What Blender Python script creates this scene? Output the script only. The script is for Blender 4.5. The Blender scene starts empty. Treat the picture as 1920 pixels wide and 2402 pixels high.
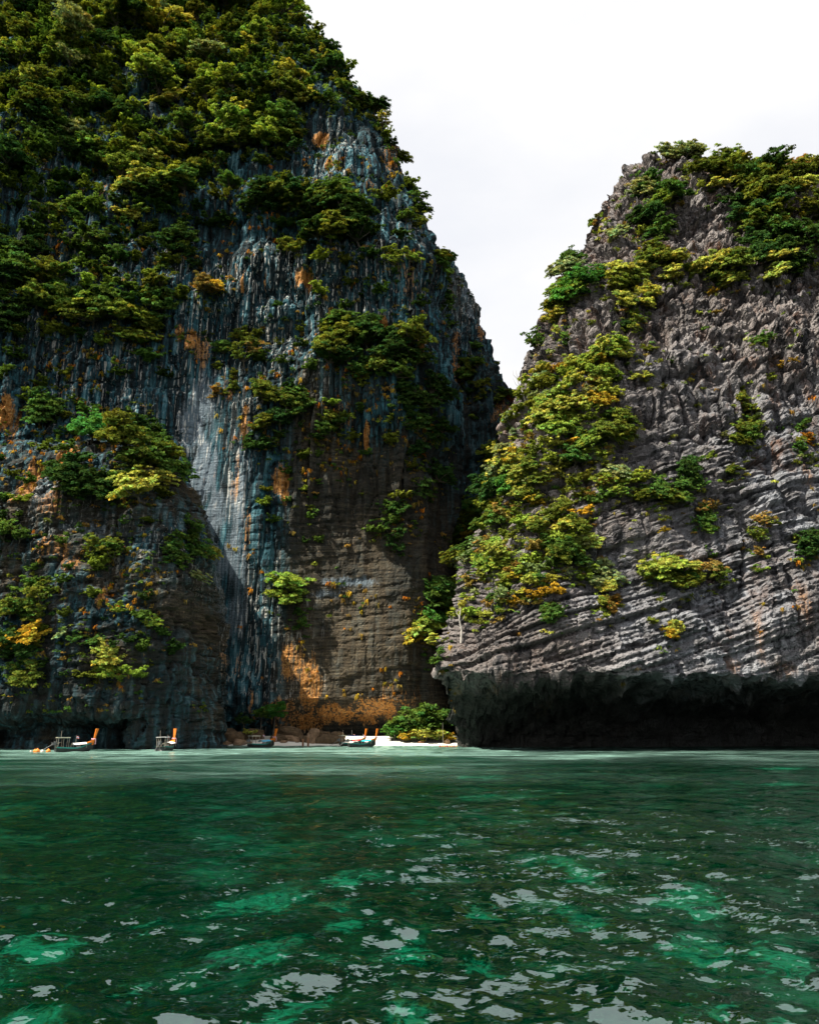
import bpy, math, random
import numpy as np
from mathutils import Vector, Matrix, Euler
from mathutils.bvhtree import BVHTree

SC = bpy.context.scene
COL = SC.collection
R = math.radians
PI = math.pi

# ------------------------------------------------------------------ camera, sky, sun, exposure
CAM_Z = 4.5
PITCH = math.atan2(1710 - 1201, 1868.0)
cd = bpy.data.cameras.new('camera'); cam = bpy.data.objects.new('camera', cd); COL.objects.link(cam)
cam.location = (0, 0, CAM_Z); cam.rotation_euler = (PI / 2 + PITCH, 0, 0)
cd.sensor_fit = 'VERTICAL'; cd.sensor_height = 36; cd.sensor_width = 36; cd.lens = 28
cd.clip_start = 0.1; cd.clip_end = 9000
SC.camera = cam

SUN_EL = R(56)
TO_SUN = Vector((-0.91, -0.41, 0)).normalized() * math.cos(SUN_EL) + Vector((0, 0, math.sin(SUN_EL)))
SKY_STRENGTH = 0.1
CLOUD = 4.7          # radiance of the thin bright cloud before SKY_STRENGTH

w = bpy.data.worlds.new('World'); SC.world = w; w.use_nodes = True
nt = w.node_tree; nt.nodes.clear()
def N(nt, t, **kw):
    n = nt.nodes.new(t)
    for k, v in kw.items(): setattr(n, k, v)
    return n
sky = N(nt, 'ShaderNodeTexSky', sky_type='NISHITA', sun_disc=False)
sky.sun_elevation = SUN_EL
sky.sun_rotation = math.atan2(TO_SUN.x, TO_SUN.y)
sky.air_density = 1.0; sky.dust_density = 2.0
tc = N(nt, 'ShaderNodeTexCoord')
mp = N(nt, 'ShaderNodeMapping'); mp.inputs['Scale'].default_value = (1.0, 1.0, 2.2)
cn = N(nt, 'ShaderNodeTexNoise'); cn.inputs['Scale'].default_value = 2.6; cn.inputs['Detail'].default_value = 6
cr = N(nt, 'ShaderNodeValToRGB')
cr.color_ramp.elements[0].position = 0.28; cr.color_ramp.elements[0].color = (0.74, 0.74, 0.74, 1)
cr.color_ramp.elements[1].position = 0.62; cr.color_ramp.elements[1].color = (1, 1, 1, 1)
mx = N(nt, 'ShaderNodeMix', data_type='RGBA')
bgn = N(nt, 'ShaderNodeBackground'); bgn.inputs['Strength'].default_value = SKY_STRENGTH
wo = N(nt, 'ShaderNodeOutputWorld')
nt.links.new(tc.outputs['Generated'], mp.inputs['Vector']); nt.links.new(mp.outputs[0], cn.inputs['Vector'])
nt.links.new(cn.outputs['Fac'], cr.inputs[0]); nt.links.new(cr.outputs[0], mx.inputs[0])
nt.links.new(sky.outputs[0], mx.inputs[6]); mx.inputs[7].default_value = (CLOUD, CLOUD * 0.995, CLOUD * 1.0, 1)
nt.links.new(mx.outputs[2], bgn.inputs[0]); nt.links.new(bgn.outputs[0], wo.inputs[0])

sl = bpy.data.lights.new('sun', 'SUN'); sl.energy = 5.0; sl.angle = R(0.5); sl.color = (1.0, 0.93, 0.80)
so = bpy.data.objects.new('sun', sl); COL.objects.link(so)
so.rotation_euler = TO_SUN.to_track_quat('Z', 'Y').to_euler(); so.location = TO_SUN * 400

SC.view_settings.view_transform = 'Standard'; SC.view_settings.look = 'None'
SC.view_settings.gamma = 1.0; SC.view_settings.use_curve_mapping = False
SC.view_settings.exposure = 1.15
SC.render.engine = 'CYCLES'
cy = SC.cycles
cy.max_bounces = 4; cy.diffuse_bounces = 1; cy.glossy_bounces = 2; cy.transmission_bounces = 3
cy.transparent_max_bounces = 6; cy.use_adaptive_sampling = True; cy.adaptive_threshold = 0.02; cy.caustics_reflective = False; cy.caustics_refractive = False
cy.sample_clamp_indirect = 4.0
try: cy.use_denoising = True
except Exception: pass

# ------------------------------------------------------------------ photograph <-> world helpers
K = 1920 / 1723.0                     # guide coordinates were read on a 1723 px wide view
cP, sP = math.cos(PITCH), math.sin(PITCH)
def ray(px, py):
    a = (px * K - 960) / 1868.0; b = (1201 - py * K) / 1868.0
    return Vector((a, cP - sP * b, sP + cP * b))
def at(px, py, Y):
    d = ray(px, py); t = Y / d.y
    return Vector((d.x * t, Y, CAM_Z + d.z * t))
def on_water(px, Y): return Vector((ray(px, 1575).x / ray(px, 1575).y * Y, Y, 0.0))

# ------------------------------------------------------------------ numpy noise
def h3(ix, iy, iz, seed=0):
    n = (ix.astype(np.int64) * 374761393 + iy.astype(np.int64) * 668265263 + iz.astype(np.int64) * 1274126177 + seed * 974711) & 0xFFFFFFFF
    n = ((n ^ (n >> 13)) * 1274126177) & 0xFFFFFFFF
    n = ((n ^ (n >> 16)) * 2246822519) & 0xFFFFFFFF
    return ((n ^ (n >> 15)) & 0xFFFFFF) / float(0xFFFFFF)
def vnoise(x, y, z, seed=0):
    ix, iy, iz = np.floor(x), np.floor(y), np.floor(z)
    fx, fy, fz = x - ix, y - iy, z - iz
    fx = fx * fx * (3 - 2 * fx); fy = fy * fy * (3 - 2 * fy); fz = fz * fz * (3 - 2 * fz)
    r = 0
    for dx in (0, 1):
        for dy in (0, 1):
            for dz in (0, 1):
                r = r + h3(ix + dx, iy + dy, iz + dz, seed) * (fx if dx else 1 - fx) * (fy if dy else 1 - fy) * (fz if dz else 1 - fz)
    return r * 2 - 1
def fbm(x, y, z, seed=0, octv=4, gain=0.5):
    a, s, r = 1.0, 1.0, 0.0
    for o in range(octv):
        r = r + a * vnoise(x * s + 17.3 * o, y * s - 9.1 * o, z * s + 3.7 * o, seed + o * 31)
        a *= gain; s *= 2.03
    return r
def sstep(a, b, x):
    t = np.clip((x - a) / (b - a), 0, 1); return t * t * (3 - 2 * t)
def strata(X, Y, Z, nb, tb, thick, block, seed, groove=0.18):
    wz = fbm(X / 30, Y / 30, Z / 30, seed, 2) * 0.5 * min(1.0, 2.0 / thick) + 0.05 * fbm(X / 5, Y / 5, Z / 5, seed + 1, 2)
    t = (X * nb[0] + Y * nb[1] + Z * nb[2]) / thick + wz + 400
    t = t + 0.75 * vnoise(t / 2.3, t * 0, t * 0, seed + 40)
    L = np.floor(t); f = t - L
    wq = (X * tb[0] + Y * tb[1] + Z * tb[2]) / block * (0.6 + 0.8 * h3(L, L * 0 + 3, L * 0, seed)) + h3(L, L * 0, L * 0, seed) * 10 + 200 + 0.25 * fbm(X / 3, Y / 3, Z / 3, seed + 5, 2)
    C = np.floor(wq); g = wq - C
    hb = h3(L, C, L * 0, seed + 3)
    p = 0.45 * hb + 0.55 * h3(L, L * 0 + 7, L * 0, seed + 9) - 0.9 * (hb > 0.93)
    e = np.minimum(f, 1 - f) * thick; ev = np.minimum(g, 1 - g) * block
    dp = 0.35 + 1.0 * h3(np.floor(t + 0.5), L * 0, L * 0 + 5, seed + 11) ** 2
    brk = 0.5 + 0.5 * sstep(-0.3, 0.3, fbm(X / 7, Y / 7, Z / 4, seed + 13, 2))
    return p - dp * brk * np.exp(-e / groove) - 0.3 * np.exp(-ev / groove) + 0.35 * (0.5 - f), h3(L, C, L * 0, seed + 21)
def worley(x, y, z, seed=0):
    """nearest two cell points: crack width, cell value, facet tilt"""
    bx, by, bz = np.floor(x - 0.5), np.floor(y - 0.5), np.floor(z - 0.5)
    f1 = np.full(x.shape, 9.0); f2 = f1.copy(); hv = np.zeros(x.shape); tl = np.zeros(x.shape)
    for dx in (0, 1):
        for dy in (0, 1):
            for dz in (0, 1):
                cx, cy_, cz = bx + dx, by + dy, bz + dz
                h = h3(cx, cy_, cz, seed); h2 = h3(cx, cy_, cz, seed + 1); hh = h3(cx, cy_, cz, seed + 2)
                ox, oy, oz = x - cx - 0.15 - 0.7 * h, y - cy_ - 0.15 - 0.7 * h2, z - cz - 0.15 - 0.7 * hh
                d = np.sqrt(ox * ox + oy * oy + oz * oz)
                n = d < f1
                f2 = np.where(n, f1, np.minimum(f2, d))
                hv = np.where(n, h3(cx, cy_, cz, seed + 3), hv); tl = np.where(n, ox * (h - 0.5) * 2 + oz * (h2 - 0.5) * 2, tl)
                f1 = np.where(n, d, f1)
    return f2 - f1, hv, tl
def facets(X, Y, Z, sx, sz, seed, wob=0.25):
    q = wob * fbm(X / sx, Y / sx, Z / sz, seed + 50, 2)
    e, h, t = worley(X / sx + q, Y / sx, Z / sz + q, seed)
    return h * 0.9 + t * 0.9 - 0.7 * np.exp(-e / 0.07)

# ------------------------------------------------------------------ mesh helpers
def mesh_np(name, V, F, mat=None, smooth=False):
    me = bpy.data.meshes.new(name)
    V = np.asarray(V, np.float32); F = np.asarray(F, np.int32)
    me.vertices.add(len(V)); me.vertices.foreach_set('co', V.ravel())
    k = F.shape[1]
    me.loops.add(F.size); me.loops.foreach_set('vertex_index', F.ravel())
    me.polygons.add(len(F)); me.polygons.foreach_set('loop_start', np.arange(0, F.size, k, dtype=np.int32))
    me.polygons.foreach_set('loop_total', np.full(len(F), k, np.int32))
    me.polygons.foreach_set('use_smooth', np.full(len(F), smooth, bool))
    me.update(calc_edges=True)
    if mat: me.materials.append(mat)
    return me
def attr(me, name, a):
    t = me.attributes.new(name, 'FLOAT', 'POINT'); t.data.foreach_set('value', np.asarray(a, np.float32).ravel())
def attr_col(me, name, a):
    t = me.attributes.new(name, 'FLOAT_COLOR', 'POINT'); t.data.foreach_set('color', np.asarray(a, np.float32).ravel())
def link(name, me, parent=None):
    o = bpy.data.objects.new(name, me); COL.objects.link(o)
    if parent: o.parent = parent
    return o
def tag(o, label=None, cat=None, group=None, kind=None):
    if label: o['label'] = label
    if cat: o['category'] = cat
    if group: o['group'] = group
    if kind: o['kind'] = kind
    return o
def grid_faces(nv, nu, flip=False):
    i = np.arange(nv * nu).reshape(nv, nu)
    q = np.stack([i[:-1, :-1], i[:-1, 1:], i[1:, 1:], i[1:, :-1]], -1).reshape(-1, 4)
    return q[:, ::-1] if flip else q

# ------------------------------------------------------------------ materials
def new_mat(name):
    m = bpy.data.materials.new(name); m.use_nodes = True
    nt = m.node_tree; nt.nodes.clear()
    return m, nt
class G:
    """small node-graph helper"""
    def __init__(s, nt): s.nt = nt; s.tc = N(nt, 'ShaderNodeTexCoord')
    def l(s, a, b): s.nt.links.new(a, b)
    def noise(s, scale, detail=4, rough=0.55, sc=(1, 1, 1), rot=(0, 0, 0), dist=0.0, vec=None):
        m = N(s.nt, 'ShaderNodeMapping'); m.inputs['Scale'].default_value = sc; m.inputs['Rotation'].default_value = rot
        s.l(vec or s.tc.outputs['Object'], m.inputs['Vector'])
        n = N(s.nt, 'ShaderNodeTexNoise'); n.inputs['Scale'].default_value = scale; n.inputs['Detail'].default_value = detail
        n.inputs['Roughness'].default_value = rough; n.inputs['Distortion'].default_value = dist
        s.l(m.outputs[0], n.inputs['Vector']); return n.outputs['Fac']
    def ramp(s, v, pts):
        r = N(s.nt, 'ShaderNodeValToRGB'); e = r.color_ramp.elements
        while len(e) < len(pts): e.new(0.5)
        for k, (p, c) in enumerate(pts):
            e[k].position = p; e[k].color = (c, c, c, 1) if not isinstance(c, tuple) else (*c, 1)
        s.l(v, r.inputs[0]); return r.outputs[0]
    def mix(s, f, a, b, blend='MIX'):
        m = N(s.nt, 'ShaderNodeMix', data_type='RGBA', blend_type=blend)
        for sock, v in ((m.inputs[0], f), (m.inputs[6], a), (m.inputs[7], b)):
            if isinstance(v, (int, float)): sock.default_value = v
            elif isinstance(v, tuple): sock.default_value = (*v, 1)
            else: s.l(v, sock)
        return m.outputs[2]
    def math(s, op, a, b=0.0):
        m = N(s.nt, 'ShaderNodeMath', operation=op); m.use_clamp = False
        for sock, v in ((m.inputs[0], a), (m.inputs[1], b)):
            if isinstance(v, (int, float)): sock.default_value = v
            else: s.l(v, sock)
        return m.outputs[0]
    def attr(s, name):
        a = N(s.nt, 'ShaderNodeAttribute'); a.attribute_name = name; return a
    def bump(s, h, strength, dist, normal=None):
        b = N(s.nt, 'ShaderNodeBump'); b.inputs['Strength'].default_value = strength; b.inputs['Distance'].default_value = dist
        s.l(h, b.inputs['Height'])
        if normal: s.l(normal, b.inputs['Normal'])
        return b.outputs[0]
    def out(s, sh):
        o = N(s.nt, 'ShaderNodeOutputMaterial'); s.l(sh, o.inputs[0])
    def principled(s, color, rough=0.9, normal=None, spec=0.2):
        p = N(s.nt, 'ShaderNodeBsdfPrincipled')
        if isinstance(color, tuple): p.inputs['Base Color'].default_value = (*color, 1)
        else: s.l(color, p.inputs['Base Color'])
        if isinstance(rough, (int, float)): p.inputs['Roughness'].default_value = rough
        else: s.l(rough, p.inputs['Roughness'])
        p.inputs['Specular IOR Level'].default_value = spec
        if normal: s.l(normal, p.inputs['Normal'])
        return p.outputs[0]

def mat_cliff():
    """dark weathered limestone: blue-grey ground, black and white drip streaks, orange iron stains"""
    m, nt = new_mat('streaked_limestone'); g = G(nt)
    big = g.noise(0.035, 5, 0.6, (1, 1, 0.6))
    st1 = g.noise(0.55, 5, 0.6, (1, 1, 0.055), dist=0.12)
    st2 = g.noise(1.3, 4, 0.6, (1, 1, 0.04), dist=0.06)
    fine = g.noise(1.6, 6, 0.7)
    bed = g.noise(1.5, 5, 0.7, (0.07, 0.07, 1.0), (0, R(9), 0))
    blue = g.ramp(st1, [(0.36, (0.004, 0.006, 0.007)), (0.49, (0.018, 0.040, 0.050)), (0.565, (0.026, 0.115, 0.150)), (0.66, (0.15, 0.29, 0.33))])
    brown = g.ramp(bed, [(0.25, (0.014, 0.011, 0.008)), (0.48, (0.072, 0.056, 0.036)), (0.70, (0.18, 0.142, 0.088))])
    c = g.mix(g.attr('brown').outputs['Fac'], blue, brown)
    c = g.mix(g.math('MULTIPLY', g.ramp(big, [(0.42, 0.0), (0.58, 1.0)]), 0.6), c, (0.012, 0.017, 0.018))
    pal = g.ramp(g.math('ADD', g.attr('pale').outputs['Fac'], g.math('MULTIPLY', g.math('SUBTRACT', g.math('ADD', st2, g.math('MULTIPLY', fine, 0.4)), 0.7), 1.6)), [(0.0, 0.0), (0.25, 0.0), (0.75, 1.0)])
    c = g.mix(pal, c, g.mix(st2, (0.070, 0.125, 0.160), (0.23, 0.265, 0.30)))
    wht = g.math('MULTIPLY', g.ramp(st2, [(0.565, 0.0), (0.62, 1.0)]), g.attr('streak').outputs['Fac'])
    c = g.mix(wht, c, (0.60, 0.60, 0.55))
    o1 = g.ramp(g.math('ADD', g.attr('orange').outputs['Fac'], g.math('MULTIPLY', g.math('SUBTRACT', g.math('ADD', st2, g.math('MULTIPLY', fine, 0.5)), 0.75), 2.2)), [(0.0, 0.0), (0.40, 0.0), (0.80, 0.95)])
    oc = g.mix(g.ramp(fine, [(0.35, 0.0), (0.7, 1.0)]), (0.50, 0.155, 0.016), (0.50, 0.32, 0.12))
    c = g.mix(o1, c, oc)
    c = g.mix(0.55, c, g.ramp(fine, [(0.2, 0.25), (0.5, 0.8), (0.8, 1.5)]), 'MULTIPLY')
    hgt = g.math('ADD', g.math('MULTIPLY', st2, 0.7), g.math('ADD', fine, g.math('MULTIPLY', bed, 1.2)))
    n = g.bump(hgt, 0.9, 0.7)
    g.out(g.principled(c, 0.9, n, 0.15)); return m

def mat_headland():
    """broken grey-mauve limestone with brown iron bands and blue-grey lower face"""
    m, nt = new_mat('bedded_limestone'); g = G(nt)
    big = g.noise(0.05, 5, 0.6)
    rust = g.noise(0.22, 6, 0.65, (1, 1, 0.35), dist=0.8)
    fine = g.noise(1.3, 7, 0.7)
    flute = g.noise(1.1, 5, 0.65, (1, 1, 0.14), dist=0.5)
    bed = g.noise(1.6, 4, 0.65, (0.10, 0.10, 1.0), (0, R(21), 0))
    grey = g.mix(g.attr('blue').outputs['Fac'], (0.325, 0.295, 0.285), (0.32, 0.34, 0.375))
    c = g.mix(g.attr('block').outputs['Fac'], g.mix(0.5, grey, (0.12, 0.095, 0.085)), grey)
    c = g.mix(g.math('MULTIPLY', g.ramp(rust, [(0.50, 0.0), (0.66, 1.0)]), g.attr('rust').outputs['Fac']), c, (0.17, 0.085, 0.052))
    c = g.mix(g.math('MULTIPLY', g.ramp(big, [(0.4, 0.0), (0.65, 1.0)]), 0.6), c, (0.09, 0.078, 0.072))
    c = g.mix(g.math('MULTIPLY', g.ramp(flute, [(0.58, 0.0), (0.70, 1.0)]), 0.5), c, (0.46, 0.455, 0.45))
    c = g.mix(g.math('MULTIPLY', g.attr('orange').outputs['Fac'], g.ramp(flute, [(0.4, 0.0), (0.6, 1.0)])), c, (0.50, 0.22, 0.05))
    dk = g.noise(0.4, 5, 0.6, (1, 1, 0.12), dist=0.1)
    c = g.mix(g.math('MULTIPLY', g.ramp(dk, [(0.51, 0.0), (0.60, 1.0)]), 0.85), c, (0.035, 0.036, 0.040))
    c = g.mix(g.attr('tide_and_shade').outputs['Fac'], c, (0.03, 0.032, 0.028))  # waterline stain plus the undercut's shade, both painted dark
    c = g.mix(0.6, c, g.ramp(fine, [(0.22, 0.3), (0.5, 0.9), (0.8, 1.45)]), 'MULTIPLY')
    vmp = N(nt, 'ShaderNodeMapping'); vmp.inputs['Scale'].default_value = (0.55, 0.55, 0.30); g.l(g.tc.outputs['Object'], vmp.inputs['Vector'])
    vo = N(nt, 'ShaderNodeTexVoronoi', feature='DISTANCE_TO_EDGE'); vo.inputs['Scale'].default_value = 1.0; g.l(vmp.outputs[0], vo.inputs['Vector'])
    crk = g.ramp(vo.outputs['Distance'], [(0.0, 0.0), (0.09, 1.0)])
    hgt = g.math('ADD', g.math('ADD', g.math('MULTIPLY', flute, 0.8), g.math('MULTIPLY', crk, 0.35)), g.math('ADD', fine, bed))
    n = g.bump(hgt, 1.0, 1.0)
    g.out(g.principled(c, 0.9, n, 0.15)); return m

def mat_leaf():
    m, nt = new_mat('leaf'); g = G(nt)
    oi = N(nt, 'ShaderNodeObjectInfo')
    c = g.mix(1.0, oi.outputs['Color'], g.attr('tint').outputs['Color'], 'MULTIPLY')
    d = N(nt, 'ShaderNodeBsdfDiffuse'); g.l(c, d.inputs[0])
    t = N(nt, 'ShaderNodeBsdfTranslucent'); g.l(g.mix(1.0, c, (1.25, 1.15, 0.5), 'MULTIPLY'), t.inputs[0])
    ms = N(nt, 'ShaderNodeMixShader'); ms.inputs[0].default_value = 0.28
    g.l(d.outputs[0], ms.inputs[1]); g.l(t.outputs[0], ms.inputs[2]); g.out(ms.outputs[0]); return m
def mat_simple(name, col, rough=0.6, var=0.25, scale=3.0, spec=0.3, sc=(1, 1, 1)):
    m, nt = new_mat(name); g = G(nt)
    n = g.noise(scale, 5, 0.6, sc)
    c = g.mix(1.0, col, g.ramp(n, [(0.25, 1 - var), (0.75, 1 + var)]), 'MULTIPLY')
    g.out(g.principled(c, rough, g.bump(n, 0.3, 0.05), spec)); return m
def mat_seabed():
    m, nt = new_mat('seabed_sand_and_reef'); g = G(nt)
    a = g.noise(0.17, 4, 0.55, dist=1.0)
    b = g.noise(0.9, 6, 0.7, dist=0.6)
    c = g.noise(0.05, 3, 0.5)
    v = g.math('ADD', g.math('MULTIPLY', a, 0.7), g.math('ADD', g.math('MULTIPLY', b, 0.42), g.math('MULTIPLY', c, 0.20)))
    fn = g.noise(2.6, 5, 0.7, (1, 0.6, 1), dist=1.2)
    sand = g.math('MAXIMUM', g.math('MULTIPLY', g.ramp(v, [(0.0, 0.0), (0.68, 0.0), (0.92, 1.0)]), 0.45), g.ramp(g.math('ADD', g.math('MULTIPLY', g.attr('hole').outputs['Fac'], 0.75), g.math('MULTIPLY', g.math('SUBTRACT', fn, 0.5), 3.0)), [(0.0, 0.0), (0.36, 0.0), (1.0, 1.0)]))
    reef = g.ramp(b, [(0.35, (0.003, 0.005, 0.003)), (0.55, (0.020, 0.026, 0.010)), (0.72, (0.09, 0.085, 0.02))])
    col = g.mix(sand, reef, g.mix(b, (0.62, 0.60, 0.5), (0.80, 0.78, 0.68)))
    col = g.mix(g.attr('beach').outputs['Fac'], col, (0.82, 0.79, 0.70))
    g.out(g.principled(col, 0.95, g.bump(b, 0.4, 0.1), 0.1)); return m
def mat_water():
    m, nt = new_mat('sea_water'); g = G(nt)
    geo = N(nt, 'ShaderNodeNewGeometry')
    def vm(op, a, b):
        n = N(nt, 'ShaderNodeVectorMath', operation=op)
        for sock, v in ((n.inputs[0], a), (n.inputs[1], b)):
            if isinstance(v, tuple): sock.default_value = v
            else: g.l(v, sock)
        return n.outputs[0]
    def rip(scale, amp, detail, off):
        mp_ = N(nt, 'ShaderNodeMapping'); mp_.inputs['Scale'].default_value = (0.75, 1.35, 1); mp_.inputs['Location'].default_value = (off, off, 0)
        g.l(g.tc.outputs['Object'], mp_.inputs['Vector'])
        n = N(nt, 'ShaderNodeTexNoise'); n.inputs['Scale'].default_value = scale; n.inputs['Detail'].default_value = detail; n.inputs['Distortion'].default_value = 0.5
        g.l(mp_.outputs[0], n.inputs['Vector'])
        return vm('MULTIPLY', vm('SUBTRACT', n.outputs['Color'], (0.5, 0.5, 0.5)), (amp, amp, 0.0))
    paw = g.ramp(g.noise(0.16, 4, 0.6, (0.7, 1.6, 1), dist=0.8), [(0.3, 0.35), (0.7, 1.55)])
    chop = vm('ADD', vm('MULTIPLY', paw, rip(1.3, 0.60, 2.0, 21.0)), vm('MULTIPLY', paw, rip(0.42, 0.62, 4.0, 33.0)))
    nrm = vm('ADD', vm('ADD', vm('ADD', geo.outputs['Normal'], chop), vm('MULTIPLY', paw, rip(5.0, 0.75, 1.5, 3.0))), vm('MULTIPLY', paw, rip(13.0, 0.5, 2.0, 9.0)))
    nn = N(nt, 'ShaderNodeVectorMath', operation='NORMALIZE'); g.l(nrm, nn.inputs[0]); nb = nn.outputs[0]
    fr = N(nt, 'ShaderNodeFresnel'); fr.inputs[0].default_value = 1.55; g.l(nb, fr.inputs['Normal'])
    gl = N(nt, 'ShaderNodeBsdfGlossy'); gl.inputs['Roughness'].default_value = 0.03; gl.inputs[0].default_value = (0.80, 1, 0.96, 1)
    g.l(nb, gl.inputs['Normal'])
    tr = N(nt, 'ShaderNodeBsdfTransparent'); tr.inputs[0].default_value = (0.12, 0.98, 0.74, 1)
    rf = N(nt, 'ShaderNodeBsdfRefraction'); rf.inputs['IOR'].default_value = 1.33; rf.inputs['Roughness'].default_value = 0.0; rf.inputs[0].default_value = (0.12, 0.98, 0.74, 1); nr_ = N(nt, 'ShaderNodeVectorMath', operation='NORMALIZE'); g.l(vm('ADD', geo.outputs['Normal'], rip(2.4, 0.55, 1.0, 3.0)), nr_.inputs[0]); g.l(nr_.outputs[0], rf.inputs['Normal'])
    see = N(nt, 'ShaderNodeMixShader'); see.inputs[0].default_value = 0.55; g.l(tr.outputs[0], see.inputs[1]); g.l(rf.outputs[0], see.inputs[2])
    df = N(nt, 'ShaderNodeBsdfDiffuse'); df.inputs[0].default_value = (0.003, 0.018, 0.014, 1)
    body = N(nt, 'ShaderNodeMixShader'); g.l(g.math('ADD', 0.16, g.math('MULTIPLY', g.attr('far_pale').outputs['Fac'], 0.72)), body.inputs[0])
    g.l(g.mix(g.attr('far_pale').outputs['Fac'], (0.0006, 0.006, 0.006), (0.19, 0.33, 0.28)), df.inputs[0])
    g.l(see.outputs[0], body.inputs[1]); g.l(df.outputs[0], body.inputs[2])
    ms = N(nt, 'ShaderNodeMixShader'); g.l(g.math('ADD', 0.22, g.math('MULTIPLY', fr.outputs[0], 0.25)), ms.inputs[0])
    g.l(body.outputs[0], ms.inputs[1]); g.l(gl.outputs[0], ms.inputs[2]); g.out(ms.outputs[0]); return m

M_CLIFF, M_HEAD, M_LEAF = mat_cliff(), mat_headland(), mat_leaf()
M_BARK = mat_simple('bark', (0.10, 0.085, 0.065), 0.9, 0.4, 2.0)
M_DEAD = mat_simple('bleached_wood', (0.42, 0.39, 0.35), 0.9, 0.3, 2.0)
M_SEABED, M_WATER = mat_seabed(), mat_water()
M_BOULDER = mat_simple('brown_boulder', (0.10, 0.066, 0.036), 0.9, 0.6, 0.9)
M_BOULDER2 = mat_simple('tan_boulder', (0.23, 0.15, 0.09), 0.9, 0.5, 0.9)

# ------------------------------------------------------------------ contour-stack rock masses
def solve_sil(pts, y0, setb, r):
    """silhouette guide points -> arrays (z, X) on a mass whose front stands at y0 + setb(z)"""
    zs, xs = [], []
    for px, py in pts:
        Y = y0 + 20
        for _ in range(30):
            p = at(px, py, Y); Y = 0.5 * Y + 0.5 * (y0 + float(setb(p.z)) + (r(p.z) if callable(r) else r))
        p = at(px, py, Y); zs.append(p.z); xs.append(p.x)
    o = np.argsort(zs); return np.array(zs)[o], np.array(xs)[o]
def displace(P, D):
    du = np.gradient(P, axis=1); dv = np.gradient(P, axis=0)
    n = np.cross(du, dv); n /= np.linalg.norm(n, axis=2, keepdims=True) + 1e-9
    return P + n * D[..., None], n
ROCKS = []      # (coarse verts, coarse faces, key) for planting
def add_coarse(P, flip, st=3):
    Pc = P[::st, ::st]; nv, nu = Pc.shape[:2]
    ROCKS.append((Pc.reshape(-1, 3), grid_faces(nv, nu, flip)))

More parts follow.
